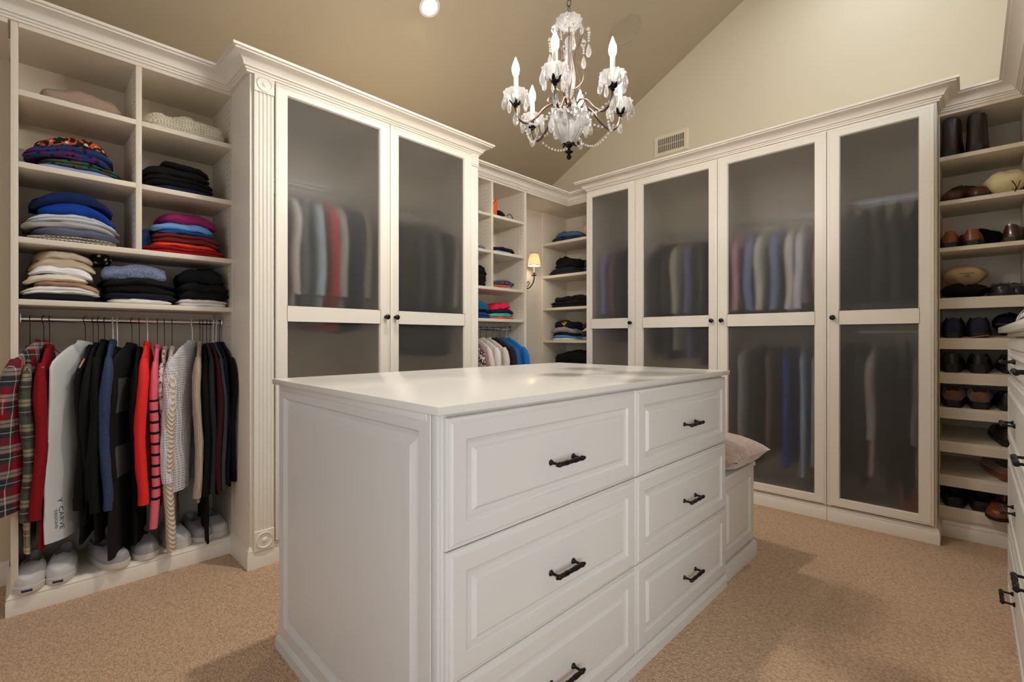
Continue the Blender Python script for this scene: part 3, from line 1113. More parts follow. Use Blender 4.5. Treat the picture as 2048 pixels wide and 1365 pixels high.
    # upper crown: six curled wires with flowers, beads and drops
    for k in range(6):
        a = base + 0.45 + k * pi / 3
        ca, sa = cos(a), sin(a)
        wr = smooth_path([(0.012, 0, 2.13), (0.05, 0, 2.15), (0.062, 0, 2.19), (0.04, 0, 2.24), (0.038, 0, 2.30), (0.06, 0, 2.35), (0.082, 0, 2.358)])
        MB().tube([(p.x * ca, p.x * sa, p.z) for p in wr], 0.002, 6).build('scroll_wire', BRONZE, t)
        c = (0.084 * ca, 0.084 * sa, 2.360)
        fl = MB()
        for j in range(6):
            an = j * pi / 3
            q = (c[0] - sa * 0.011 * cos(an), c[1] + ca * 0.011 * cos(an), c[2] + 0.011 * sin(an))
            fl.lathe([(0.0003, -0.005), (0.0045, -0.002), (0.005, 0.001), (0.0003, 0.005)], 6, q)
        fl.build('crystal_flower', CRYSTAL, t, angle=5)
        beads([(c[0], c[1], c[2] - 0.018 - 0.011 * j) for j in range(3)], t, 0.005)
        hang_drop('big', (c[0], c[1], c[2] - 0.052), t, a, 0.85)
        hang_drop('small', (0.054 * cos(a + 0.5), 0.054 * sin(a + 0.5), 2.412), t, a, 1.0)
        beads(arc((0.05 * ca, 0.05 * sa, 2.42), (0.084 * cos(a + pi / 3), 0.084 * sin(a + pi / 3), 2.37), 0.02, 7), t, 0.0035)
    # chain
    z = 2.428
    link_b = MB()
    link_b.tube([(0.0085 * cos(s * 2 * pi / 14), 0, 0.016 * sin(s * 2 * pi / 14)) for s in range(15)], 0.0018, 6)
    l0 = link_b.build('chain_link', WIRE, t)
    k = 0
    ztop = cz(CX) - 0.03
    while z + 0.016 < ztop:
        o = l0 if k == 0 else l0.copy()
        if k:
            COL.objects.link(o)
            o.parent = t
        o.location = (0, 0, z + 0.016)
        o.rotation_euler = (0, 0, k * pi / 2 + 0.2)
        z += 0.0275
        k += 1
    MB().lathe([(0.06, ztop + 0.02), (0.058, ztop + 0.008), (0.04, ztop - 0.004), (0.012, ztop - 0.012), (0.004, ztop - 0.03)], 24).build('ceiling_canopy', BRONZE, t)


chandelier()


# ------------------------------------------------------------------ ceiling and wall fittings
ang = math.atan(SL)


def recessed(label, x, y, power, colr, spr, name='recessed_light'):
    sloped = x < XK
    z = cz(x) if sloped else ZK
    t = thing(name, label, 'ceiling light', (x, y, z))
    t.rotation_euler = (0, -ang if sloped else 0, 0)
    MB().lathe([(0.066, 0.0), (0.067, -0.004), (0.060, -0.007), (0.050, -0.005), (0.048, 0.0)], 32).build('trim_ring', mat('white_trim', (225, 222, 214), 0.4), t)
    MB().lathe([(0.047, -0.0035), (0.047, -0.001)], 32).build('lamp_lens', emit('can_lamp_glow', (1.0, 0.93, 0.82), 14), t)
    l = bpy.data.lights.new('can_light', 'AREA')
    l.shape = 'DISK'
    l.size = 0.09
    l.energy = power
    l.color = colr
    l.spread = radians(spr)
    o = bpy.data.objects.new('can_light', l)
    o.location = (x + (0.02 if sloped else 0), y, z - 0.025)
    COL.objects.link(o)


labs = ['lit round recessed ceiling light left of the chandelier', 'round recessed ceiling light near the gable wall above the wardrobes', 'added round recessed light, out of view high above the island',
        'round recessed ceiling light behind the camera at left', 'round recessed ceiling light behind the camera in the middle']
for (x, y), e, lb, cc, sp in zip(CANS, CAN_E, labs, CAN_C, CAN_S):
    recessed(lb, x, y, e, cc, sp)

t = thing('ceiling_speaker', 'round flush speaker grille painted like the sloped ceiling, right of the chandelier', 'speaker', (-1.90, 3.22, cz(-1.90)))
t.rotation_euler = (0, -ang, 0)
MB().lathe([(0.125, 0), (0.125, -0.004), (0.118, -0.006), (0.114, -0.003), (0.112, -0.0025), (0.002, -0.0035)], 40).build('grille', mat('speaker_cloth', (171, 158, 135), 0.8, bump=(900, 0.6, 0.001)), t)

t = thing('air_vent', 'cream wall vent with upright louvres high on the gable wall', 'vent', (-1.90, YB, 2.825))
T = lambda u, n, z: (u, -n, z)
VM = mat('cream_metal', (226, 214, 188), 0.4)
b = MB(T)
b.panel(-0.16, 0.155, -0.093, 0.09, [(0, 0), (0, 0.004), (0.003, 0.007), (0.030, 0.007), (0.032, 0.004), (0.032, 0.0)], hole=True)
b.build('frame', VM, t)
MB(T).box((-0.13, 0.0005, -0.062), (0.125, 0.0015, 0.060)).build('duct_shade_sheet', mat('duct_shade_dark', (38, 34, 30), 0.9), t)  # dark sheet: the shade inside the duct is put into its colour
s0 = None
for k in range(14):
    u = -0.122 + k * 0.0185
    if s0 is None:
        s0 = MB(T).box((-0.0035, 0.002, -0.061), (0.0035, 0.0075, 0.059)).build('louvre', VM, t)
        o = s0
    else:
        o = s0.copy()
        COL.objects.link(o)
    o.location = (u, 0, 0)
MB(T).box((-0.13, 0.003, -0.003), (0.125, 0.005, 0.001)).build('cross_bar', VM, t)


def sconce():
    X0 = XL + 0.035
    t = thing('wall_sconce', 'lit bronze wall lamp with a small pleated cream shade in the back left corner', 'wall lamp', (X0, 3.33, 1.65))
    Yc = 0.0
    MB().lathe([(0.03, 0), (0.030, 0.006), (0.018, 0.010), (0.008, 0.012)], 20, (0, 0, -0.03), 'x').build('back_plate', BRONZE, t)
    arm = smooth_path([(0.008, 0, -0.03), (0.030, 0, -0.07), (0.075, 0, -0.075), (0.115, 0, -0.04), (0.132, 0, 0.0), (0.135, 0, 0.035)])
    MB().tube(arm, 0.0055, 8).build('arm', BRONZE, t)
    scroll = smooth_path([(0.010, 0, 0.055), (0.022, 0, 0.02), (0.016, 0, -0.01), (0.030, 0, -0.05), (0.060, 0, -0.055), (0.075, 0, -0.03), (0.062, 0, -0.012), (0.050, 0, -0.025), (0.060, 0, -0.033)])
    MB().tube(scroll, 0.0035, 6).build('scroll', BRONZE, t)
    c = (0.135, 0, 0)
    MB().lathe([(0.004, 0.028), (0.020, 0.034), (0.026, 0.040), (0.024, 0.042), (0.008, 0.040), (0.011, 0.05), (0.011, 0.062)], 18, c).build('cup', BRONZE, t)
    MB().lathe([(0.010, 0.06), (0.010, 0.125)], 14, c).build('candle_sleeve', mat('ivory_candle', (238, 226, 205), 0.5), t)
    n = 120
    rows = []
    for r, z in ((0.062, 0.126), (0.0545, 0.163), (0.046, 0.20), (0.037, 0.24), (0.035, 0.24), (0.044, 0.20), (0.0525, 0.163), (0.060, 0.126)):
        rows.append([(c[0] + r * (1 + 0.03 * cos(20 * 2 * pi * i / n)) * cos(2 * pi * i / n), r * (1 + 0.03 * cos(20 * 2 * pi * i / n)) * sin(2 * pi * i / n), z) for i in range(n)])
    rows.append(rows[0])
    m = bpy.data.materials.new('pleated_silk')
    m.use_nodes = True
    nt = m.node_tree
    tr = nt.nodes.new('ShaderNodeBsdfTranslucent')
    tr.inputs[0].default_value = lin((255, 240, 216))
    df = nt.nodes.new('ShaderNodeBsdfDiffuse')
    df.inputs[0].default_value = lin((240, 218, 186))
    mx = nt.nodes.new('ShaderNodeMixShader')
    mx.inputs[0].default_value = 0.5
    nt.links.new(tr.outputs[0], mx.inputs[1])
    nt.links.new(df.outputs[0], mx.inputs[2])
    nt.links.new(mx.outputs[0], nt.nodes['Material Output'].inputs[0])
    b = MB()
    b.grid(rows, cap=False)
    sh = b.build('lamp_shade', m, t, angle=60)
    for r, z in ((0.0635, 0.128), (0.0375, 0.239)):
        MB().tube([(c[0] + r * cos(s * 2 * pi / 40), r * sin(s * 2 * pi / 40), z) for s in range(41)], 0.0022, 6).build('shade_trim', mat('brown_braid', (120, 88, 62), 0.8), sh)
    MB().lathe([(0.006, 0.125), (0.013, 0.145), (0.012, 0.165), (0.004, 0.19), (0.001, 0.195)], 12, c).build('flame_bulb', emit('sconce_glow', (1.0, 0.88, 0.70), 110), t)


sconce()


# ------------------------------------------------------------------ folded clothes
def superell(t, n=7.0):
    c, s = cos(t), sin(t)
    r = (abs(c) ** n + abs(s) ** n) ** (-1.0 / n)
    return r * c, r * s


def folded_mesh(name, W, D, H, z0, seed, m, along, g, lumps=0.004, layers=2, full_w=None, full_d=None):
    """a folded garment: W along the shelf, D deep. g(u, v) scales the height inside a slumping pile"""
    N = 56
    rng = random.Random(seed)
    off = Vector((rng.uniform(0, 50), rng.uniform(0, 50), rng.uniform(0, 50)))
    rows = []
    M = 6 * layers
    prof = []
    e = 0.30
    for k in range(M + 1):
        q = k / M
        groove = 0.0
        if 0 < k < M:
            groove = -0.010 * (0.5 + 0.5 * cos(2 * pi * q * layers)) ** 3
        rnd = -0.011 * (abs(2 * q - 1)) ** 5 - 0.002
        prof.append((q, groove + rnd))
    caps = [0.25, 0.55, 0.8, 0.93]
    seq = [(0.0, None, s) for s in caps] + [(q, gq, 1.0) for q, gq in prof] + [(1.0, None, s) for s in reversed(caps)]
    for q, gq, s in seq:
        r = []
        for i in range(N):
            t = 2 * pi * i / N
            ex, ey = superell(t)
            ins = (gq if gq is not None else -0.016) * s
            wob = 0.010 * noise.noise(Vector((ex * 1.6, ey * 1.6, q * 2.0)) + off)
            u = ex * (W / 2 + ins + wob) * s
            v = ey * (D / 2 + ins + wob) * s
            # big slow waves plus small wrinkles
            z = z0 + q * H
            zz = z * g(u, v) if g else z
            puff = lumps * noise.noise(Vector((u * 14, v * 14, z * 20)) + off) + 0.6 * lumps * noise.noise(Vector((u * 42, v * 42, z * 30)) + off)
            if q > 0.02 or z0 > 0.005:
                zz += puff * (1.0 if q > 0.5 else 0.7)
            side = 1 if gq is not None else 0
            f = 1 + side * 0.05 * noise.noise(Vector((ex * 3, ey * 3, z * 45)) + off)
            zz = max(zz, 0.0)
            u *= f
            v *= f
            r.append((u, v, zz) if along == 'x' else (v, u, zz))
        rows.append(r)
    b = MB()
    b.grid(rows)
    return b.build(name, m, None, angle=70)


SEED = [10]


def pile(cu, cv, z, along, items, group, slump=0.30):
    """items: (label, name, fabric, W, D, H, du, rz_deg, lumps, layers); cu along the shelf, cv depth coordinate"""
    tot = sum(i[5] for i in items)
    Wm = max(i[3] for i in items)
    h = 0.0
    ps = SEED[0] * 1.7
    out = []
    for (lab, nm, fab, W, D, H, du, rz, lumps, layers) in items:
        SEED[0] += 1

        def g(u, v, du=du, Wm=Wm):
            q = min(1.0, abs(2 * (u + du) / Wm))
            return 1 - 0.85 * slump * q ** 2.4 - 0.06 * min(1, abs(v / 0.15)) ** 2 + 0.10 * noise.noise(Vector(((u + du) * 9, v * 7, ps)))
        o = folded_mesh(nm, W, D, H - 0.001, h, SEED[0], fab, along, g, lumps, layers)
        dv = random.Random(SEED[0]).uniform(-0.012, 0.008)
        o.location = (cv + dv, cu + du, z + 0.001) if along == 'y' else (cu + du, cv - dv, z + 0.001)
        o.rotation_euler = (0, 0, radians(rz * 1.5))
        tag(o, lab, 'clothes', group if len(items) > 1 else None)
        out.append(o)
        h += H
    return out


F = fabric
black = F('black_knit', (13, 13, 14))
black2 = F('black_cotton', (18, 18, 20))
navy = F('navy_cotton', (26, 32, 58))
navyd = F('dark_navy', (20, 23, 38))
white = F('white_cotton', (232, 230, 226))
cream = F('cream_cotton', (226, 216, 198))
beige = F('beige_knit', (200, 182, 158))
tan = F('tan_cotton', (176, 140, 112))
grey = F('grey_heather', (122, 130, 150), 'heather', (150, 156, 172))
bluegrey = F('blue_grey_heather', (96, 110, 140), 'heather', (140, 152, 178))
CV1 = -2.915
L1 = 'clothes folded on the upper shelves at far left'
# top row
pile(0.185, CV1, 2.098, 'y', [('fuzzy taupe knit folded flat on the top left shelf', 'folded_sweater', F('taupe_fuzz', (172, 148, 130), 'fuzzy'), 0.28, 0.27, 0.074, 0, 3, 0.012, 1)], L1, 0.30)
pile(0.572, CV1 + 0.02, 2.098, 'y', [('chunky cream waffle-knit throw folded on the top right shelf', 'folded_sweater', F('cream_waffle', (232, 222, 200), 'waffle', (196, 180, 150)), 0.345, 0.27, 0.085, 0, -2, 0.016, 1)], L1, 0.15)
# second row
pile(0.165, CV1 + 0.01, 1.809, 'y', [
    ('pale blue garment at the bottom of the patterned pile', 'folded_shirt', F('pale_blue', (150, 168, 205)), 0.29, 0.28, 0.026, 0.02, 0, 0.004, 1),
    ('brown and teal paisley top folded low in the patterned pile', 'folded_blouse', F('brown_teal_print', (94, 72, 40), 'print', (50, 96, 92), (30, 26, 30)), 0.27, 0.27, 0.036, 0.02, 3, 0.006, 2),
    ('purple and blue tie-dyed top folded above the paisley one', 'folded_blouse', F('purple_print', (92, 36, 92), 'print', (30, 58, 108), (20, 20, 40)), 0.29, 0.27, 0.056, -0.012, -3, 0.007, 2),
    ('orange, black and white patterned scarf on top of its pile', 'folded_scarf', F('orange_print', (200, 84, 40), 'print', (24, 24, 28), (205, 196, 180)), 0.235, 0.25, 0.045, -0.015, 4, 0.008, 1)], L1, 0.40)
pile(0.545, CV1 + 0.01, 1.809, 'y', [
    ('dark navy garment at the bottom of the black pile, second shelf', 'folded_sweater', navy, 0.26, 0.27, 0.03, 0.02, 0, 0.004, 1),
    ('black sweater in the middle of the black pile, second shelf', 'folded_sweater', black, 0.29, 0.28, 0.055, 0, 2, 0.007, 2),
    ('black sweater folded just under the topmost one, second shelf', 'folded_sweater', black2, 0.285, 0.27, 0.036, -0.01, -2, 0.006, 1),
    ('small black top lying at the very top of the black pile', 'folded_blouse', black, 0.20, 0.24, 0.032, 0.02, 4, 0.006, 1)], L1, 0.30)
# third row
pile(0.158, CV1 + 0.02, 1.508, 'y', [
    ('black and cream striped cloth at the bottom of the tall mixed pile', 'folded_shirt', F('cream_dark_print', (222, 210, 190), 'check', (90, 84, 80)), 0.295, 0.29, 0.030, 0, 0, 0.006, 2),
    ('slate grey sweater low in the tall mixed pile', 'folded_sweater', F('slate', (98, 102, 122)), 0.285, 0.28, 0.036, 0.015, 2, 0.006, 1),
    ('pale grey sweater in the middle of the tall mixed pile', 'folded_sweater', F('pale_grey', (176, 172, 172)), 0.30, 0.28, 0.028, -0.005, -1, 0.006, 1),
    ('cream shirt with a fold of pale blue under the royal blue sweater', 'folded_shirt', F('cream_blue', (214, 208, 200), 'heather', (190, 202, 222)), 0.30, 0.285, 0.034, 0, 2, 0.006, 2),
    ('bright royal blue sweater folded near the top of the mixed pile', 'folded_sweater', F('royal_blue', (14, 60, 150)), 0.25, 0.28, 0.052, 0.02, -2, 0.007, 1),
    ('dark navy blue sweater topping the tall mixed pile', 'folded_sweater', F('deep_blue', (18, 36, 84)), 0.262, 0.27, 0.048, 0.0, 3, 0.009, 1)], L1, 0.42)
pile(0.572, CV1 + 0.02, 1.508, 'y', [
    ('crimson sweater at the bottom of the red and blue pile', 'folded_sweater', F('crimson_red', (160, 18, 28)), 0.335, 0.29, 0.036, 0, 0, 0.005, 2),
    ('bright orange top folded above the crimson sweater', 'folded_blouse', F('neon_orange', (238, 76, 44)), 0.28, 0.28, 0.024, -0.005, 1, 0.005, 1),
    ('brick red sweater folded above the orange top', 'folded_sweater', F('brick', (112, 34, 32)), 0.285, 0.28, 0.050, 0.01, -2, 0.007, 2),
    ('cobalt blue shirt folded above the brick red sweater', 'folded_shirt', F('cobalt', (24, 86, 150)), 0.235, 0.26, 0.018, 0.0, 2, 0.004, 1),
    ('sky blue shirt folded under the magenta one', 'folded_shirt', F('sky_blue', (112, 158, 214)), 0.255, 0.27, 0.036, -0.01, -2, 0.007, 1),
    ('magenta shirt lying on top of the red and blue pile', 'folded_shirt', F('magenta', (138, 34, 92)), 0.24, 0.26, 0.048, 0.015, 2, 0.005, 1)], L1, 0.32)
pile(0.418, CV1 - 0.02, 1.508, 'y', [('dark blue garment standing behind the red and blue pile, against the divider', 'folded_shirt', F('petrol', (26, 48, 84)), 0.05, 0.22, 0.12, 0, 0, 0.004, 1)], L1, 0.1)
# fourth row
pile(0.118, CV1 + 0.02, 1.258, 'y', [
    ('black garment under the cream and tan pile', 'folded_trousers', black2, 0.24, 0.29, 0.030, 0, 0, 0.004, 1),
    ('off-white jeans folded just above the black garment', 'folded_trousers', white, 0.25, 0.285, 0.034, 0.0, 2, 0.006, 2),
    ('tan brown trousers folded in the cream pile', 'folded_trousers', tan, 0.215, 0.28, 0.024, 0.025, -1, 0.005, 1),
    ('cream jeans with a rounded fold in the cream pile', 'folded_trousers', cream, 0.20, 0.28, 0.030, -0.012, 1, 0.006, 1),
    ('bright white trousers folded under the beige ones', 'folded_trousers', F('bright_white', (240, 240, 240)), 0.205, 0.275, 0.034, 0.01, -2, 0.006, 1),
    ('beige knit trousers folded second from the top of the cream pile', 'folded_trousers', beige, 0.205, 0.27, 0.034, 0.008, 3, 0.007, 1),
    ('sand coloured sweater on top of the cream pile', 'folded_sweater', F('sand', (206, 192, 172)), 0.17, 0.26, 0.034, 0.01, 6, 0.008, 1)], L1, 0.42)
pile(0.39, CV1 + 0.02, 1.258, 'y', [
    ('cream garment under the black pile in the middle of the long shelf', 'folded_blouse', white, 0.23, 0.29, 0.024, 0.0, 0, 0.005, 1),
    ('midnight blue sweater folded above the cream garment, long shelf', 'folded_sweater', navyd, 0.265, 0.285, 0.030, 0.005, 1, 0.005, 1),
    ('thick black sweater below the heather blue one, lower of two', 'folded_sweater', black, 0.27, 0.28, 0.038, 0.01, -2, 0.006, 1),
    ('thick black sweater below the heather blue one, upper of two', 'folded_sweater', black2, 0.27, 0.28, 0.034, 0.0, 1, 0.006, 1),
    ('heather blue-grey sweatshirt on top of the middle pile', 'folded_sweater', bluegrey, 0.245, 0.27, 0.066, -0.012, -3, 0.010, 1)], L1, 0.22)
pile(0.258, CV1 - 0.03, 1.44, 'y', [('black and white patterned scarf bunched between the beige and heather blue piles', 'folded_scarf', F('black_white_print', (24, 24, 26), 'print', (30, 30, 32), (200, 196, 188)), 0.075, 0.18, 0.045, 0, 0, 0.010, 1)], L1, 0.3)
pile(0.640, CV1 + 0.02, 1.258, 'y', [
    ('white shirt under the black heap at the right end of the long shelf', 'folded_shirt', F('soft_white', (228, 222, 218)), 0.225, 0.29, 0.040, 0.0, 0, 0.007, 2),
    ('big black sweater heaped at the right end of the long shelf', 'folded_sweater', black, 0.225, 0.28, 0.085, 0.0, 2, 0.012, 2),
    ('black cardigan on top of the heap at the right end of the long shelf', 'folded_sweater', black2, 0.20, 0.26, 0.072, 0.004, -3, 0.014, 1)], L1, 0.30)
# second open unit
L2 = 'clothes folded in the open unit beside the wall lamp'
pile(2.775, CV1 + 0.02, 1.257, 'y', [
    ('coral orange top at the bottom of the bright pile beside the wall lamp', 'folded_blouse', F('coral_orange', (226, 92, 66)), 0.28, 0.27, 0.020, 0.0, 0, 0.004, 1),
    ('mint green top folded above the coral one', 'folded_blouse', F('mint', (96, 196, 176)), 0.27, 0.26, 0.034, -0.005, 2, 0.006, 2),
    ('navy top folded between mint green and hot pink', 'folded_blouse', navy, 0.255, 0.25, 0.030, 0.005, -2, 0.006, 1),
    ('hot pink-red top crumpled on the bright pile', 'folded_blouse', F('hot_pink', (226, 34, 70)), 0.205, 0.25, 0.050, -0.02, 3, 0.016, 1)], L2, 0.45)
pile(2.50, CV1 + 0.02, 1.257, 'y', [
    ('blue jersey at the bottom of the teal pile', 'folded_blouse', F('jersey_blue', (32, 66, 132)), 0.22, 0.27, 0.046, 0.02, 0, 0.006, 2),
    ('black top folded in the teal pile', 'folded_blouse', black2, 0.21, 0.26, 0.026, 0.02, 0, 0.006, 1),
    ('teal blue jersey on top of its pile', 'folded_blouse', F('teal', (24, 100, 132)), 0.20, 0.26, 0.060, 0.015, 3, 0.010, 1),
    ('dark teal cloth crumpled on top of the teal jersey', 'folded_blouse', F('dark_teal', (30, 76, 98)), 0.12, 0.2, 0.035, -0.02, 0, 0.010, 1)], L2, 0.35)
pile(2.775, CV1 + 0.02, 1.51, 'y', [
    ('pink and coral patterned top folded below a denim print', 'folded_blouse', F('pink_print', (206, 150, 142), 'print', (222, 96, 70), (200, 190, 190)), 0.26, 0.26, 0.034, -0.01, 0, 0.006, 2),
    ('blue-grey patterned shirt folded above the pink print', 'folded_shirt', F('denim_print', (104, 106, 126), 'print', (70, 66, 90), (150, 120, 130)), 0.27, 0.27, 0.040, 0.005, 2, 0.007, 2)], L2, 0.45)
pile(2.50, CV1 + 0.03, 1.51, 'y', [('crumpled black clothes in the left compartment beside the tall cabinet', 'folded_sweater', black, 0.19, 0.24, 0.16, 0.0, 0, 0.022, 3)], L2, 0.5)
pile(2.775, CV1 + 0.02, 1.80, 'y', [
    ('pale blue shirt showing under a black one', 'folded_shirt', F('ice_blue', (150, 168, 196)), 0.25, 0.26, 0.022, -0.01, 0, 0.006, 1),
    ('thin black shirt lying over a pale blue one', 'folded_shirt', black2, 0.275, 0.26, 0.030, 0.005, 1, 0.008, 1)], L2, 0.45)
pile(2.49, CV1 + 0.02, 1.80, 'y', [('slate coloured top in the compartment above the crumpled black clothes', 'folded_blouse', F('slate', (98, 102, 122)), 0.19, 0.25, 0.035, 0, 0, 0.008, 1)], L2, 0.45)
# corner unit
L3 = 'clothes folded on the corner shelves'
CV3 = 3.735
denim = F('denim_blue', (62, 84, 116), 'heather', (94, 116, 146))
denimd = F('denim_dark', (34, 46, 68), 'heather', (50, 64, 88))
pile(-2.80, CV3, 2.032, 'x', [
    ('dark denim jeans on the top corner shelf, under the lighter pair', 'folded_jeans', denimd, 0.33, 0.26, 0.045, 0.0, 0, 0.012, 2),
    ('faded blue jeans heaped on the top corner shelf', 'folded_jeans', denim, 0.29, 0.24, 0.050, 0.02, 5, 0.018, 1)], L3, 0.45)
pile(-2.80, CV3, 1.712, 'x', [
    ('black and indigo jeans piled at the bottom of the second corner shelf', 'folded_jeans', F('indigo_black', (22, 24, 34), 'heather', (36, 42, 58)), 0.36, 0.27, 0.075, -0.02, 0, 0.018, 2),
    ('crumpled black jeans on top of the second corner shelf', 'folded_jeans', black, 0.27, 0.25, 0.085, 0.0, 4, 0.024, 2)], L3, 0.50)
pile(-2.495, CV3, 1.712, 'x', [('dark jeans heaped behind the wardrobe edge on the second corner shelf', 'folded_jeans', denimd, 0.17, 0.26, 0.12, 0, 0, 0.018, 2)], L3, 0.3)
pile(-2.735, CV3, 1.397, 'x', [
    ('black trousers folded flat on the third corner shelf', 'folded_trousers', black2, 0.50, 0.28, 0.060, 0.01, 0, 0.010, 2),
    ('black trousers lying over another black pair, third corner shelf', 'folded_trousers', black, 0.44, 0.26, 0.050, 0.03, -2, 0.014, 1)], L3, 0.45)
s = pile(-2.83, CV3, 1.082, 'x', [
    ('white shirt at the bottom of the fourth corner shelf', 'folded_shirt', white, 0.27, 0.27, 0.020, 0.0, 0, 0.004, 1),
    ('light blue shirt folded above the white one, fourth corner shelf', 'folded_shirt', F('cornflower', (96, 146, 208)), 0.27, 0.26, 0.032, 0.01, 0, 0.007, 1),
    ('indigo shirt folded under grey sweatshirt, fourth corner shelf', 'folded_shirt', navyd, 0.27, 0.26, 0.024, 0.01, 0, 0.006, 1),
    ('mauve grey sweatshirt folded under the navy one with the yellow emblem', 'folded_sweater', F('mauve_grey', (150, 144, 154)), 0.275, 0.25, 0.050, 0.0, 2, 0.010, 1),
    ('navy sweatshirt with a yellow emblem on top of the fourth corner shelf', 'folded_sweater', navyd, 0.23, 0.25, 0.062, 0.012, -3, 0.010, 1)], L3, 0.35)
top_navy = s[-1]
pile(-2.515, CV3, 1.082, 'x', [
    ('grey folded shirt at the right end of the fourth corner shelf', 'folded_shirt', grey, 0.18, 0.26, 0.035, 0.0, 0, 0.004, 1),
    ('charcoal sweater above the grey shirt, right end of the fourth corner shelf', 'folded_sweater', F('charcoal', (48, 46, 52)), 0.17, 0.26, 0.045, 0.0, 0, 0.006, 1),
    ('peach coloured top at the right end of the fourth corner shelf', 'folded_blouse', F('peach', (222, 192, 164)), 0.15, 0.25, 0.03, 0.0, 0, 0.006, 1),
    ('dark brown sweater topping the right end of the fourth corner shelf', 'folded_sweater', F('dark_brown', (58, 48, 46)), 0.17, 0.25, 0.05, 0.0, 0, 0.01, 1)], L3, 0.2)
pile(-2.72, CV3, 0.76, 'x', [
    ('black bag-like heap of clothes on the fifth corner shelf, lower half', 'folded_sweater', black2, 0.48, 0.28, 0.11, 0.0, 0, 0.015, 2),
    ('black sweater heaped on top of the fifth corner shelf', 'folded_sweater', black, 0.44, 0.26, 0.11, 0.01, 0, 0.018, 1)], L3, 0.35)


def project(src_obj, target, direction, lift=0.0012):
    """press a flat mesh onto a surface along a direction (world space)"""
    bpy.context.view_layer.update()
    mw = target.matrix_world
    me = target.data
    tree = BVHTree.FromPolygons([mw @ v.co for v in me.vertices], [p.vertices[:] for p in me.polygons])
    d = Vector(direction).normalized()
    m2 = src_obj.matrix_world
    inv = m2.inverted()
    for v in src_obj.data.vertices:
        p = m2 @ v.co
        hit = tree.ray_cast(p - d * 0.3, d)
        if hit[0] is not None:
            v.co = inv @ (hit[0] - d * lift)


def text_mesh(name, body, size, m, parent, mtx, spacing=1.0):
    c = bpy.data.curves.new(name, 'FONT')
    c.body = body
    c.size = size
    c.space_character = spacing
    c.align_x = 'CENTER'
    c.align_y = 'CENTER'
    o = bpy.data.objects.new(name, c)
    COL.objects.link(o)
    bpy.context.view_layer.update()
    me = bpy.data.meshes.new_from_object(o.evaluated_get(bpy.context.evaluated_depsgraph_get()))
    COL.objects.unlink(o)
    bpy.data.objects.remove(o)
    q = bpy.data.objects.new(name, me)
    me.materials.clear()
    me.materials.append(m)
    COL.objects.link(q)
    q.parent = parent
    bpy.context.view_layer.update()
    q.matrix_world = mtx
    return q


# yellow emblem: a few brush marks in the shape of crossed strokes
b = MB()
for pts in ([(-0.030, 0.010), (-0.018, -0.010), (-0.006, 0.006)], [(0.0, 0.018), (0.012, 0.006), (0.004, -0.002)], [(0.012, 0.010), (0.024, 0.0), (0.030, 0.014)], [(-0.010, -0.020), (0.004, -0.012), (0.016, -0.022)], [(-0.024, -0.004), (-0.002, -0.008), (0.022, -0.006)]):
    for p, q in zip(pts, pts[1:]):
        dx, dz = q[0] - p[0], q[1] - p[1]
        l = sqrt(dx * dx + dz * dz)
        nx, nz = -dz / l * 0.003, dx / l * 0.003
        N = 4
        for k in range(N):
            a0, a1 = k / N, (k + 1) / N
            A = (p[0] + dx * a0, p[1] + dz * a0)
            B = (p[0] + dx * a1, p[1] + dz * a1)
            b.add([(A[0] + nx, 0, A[1] + nz), (B[0] + nx, 0, B[1] + nz), (B[0] - nx, 0, B[1] - nz), (A[0] - nx, 0, A[1] - nz)], [(0, 1, 2, 3)])
em = b.build('emblem', mat('emblem_yellow', (226, 172, 40), 0.6), None, recalc=False)
em['label'] = 'yellow emblem'
bpy.context.view_layer.update()
em.parent = top_navy
em.matrix_world = Matrix.Translation((-2.795, 3.55, 1.252))
project(em, top_navy, (0, 1, -0.15))


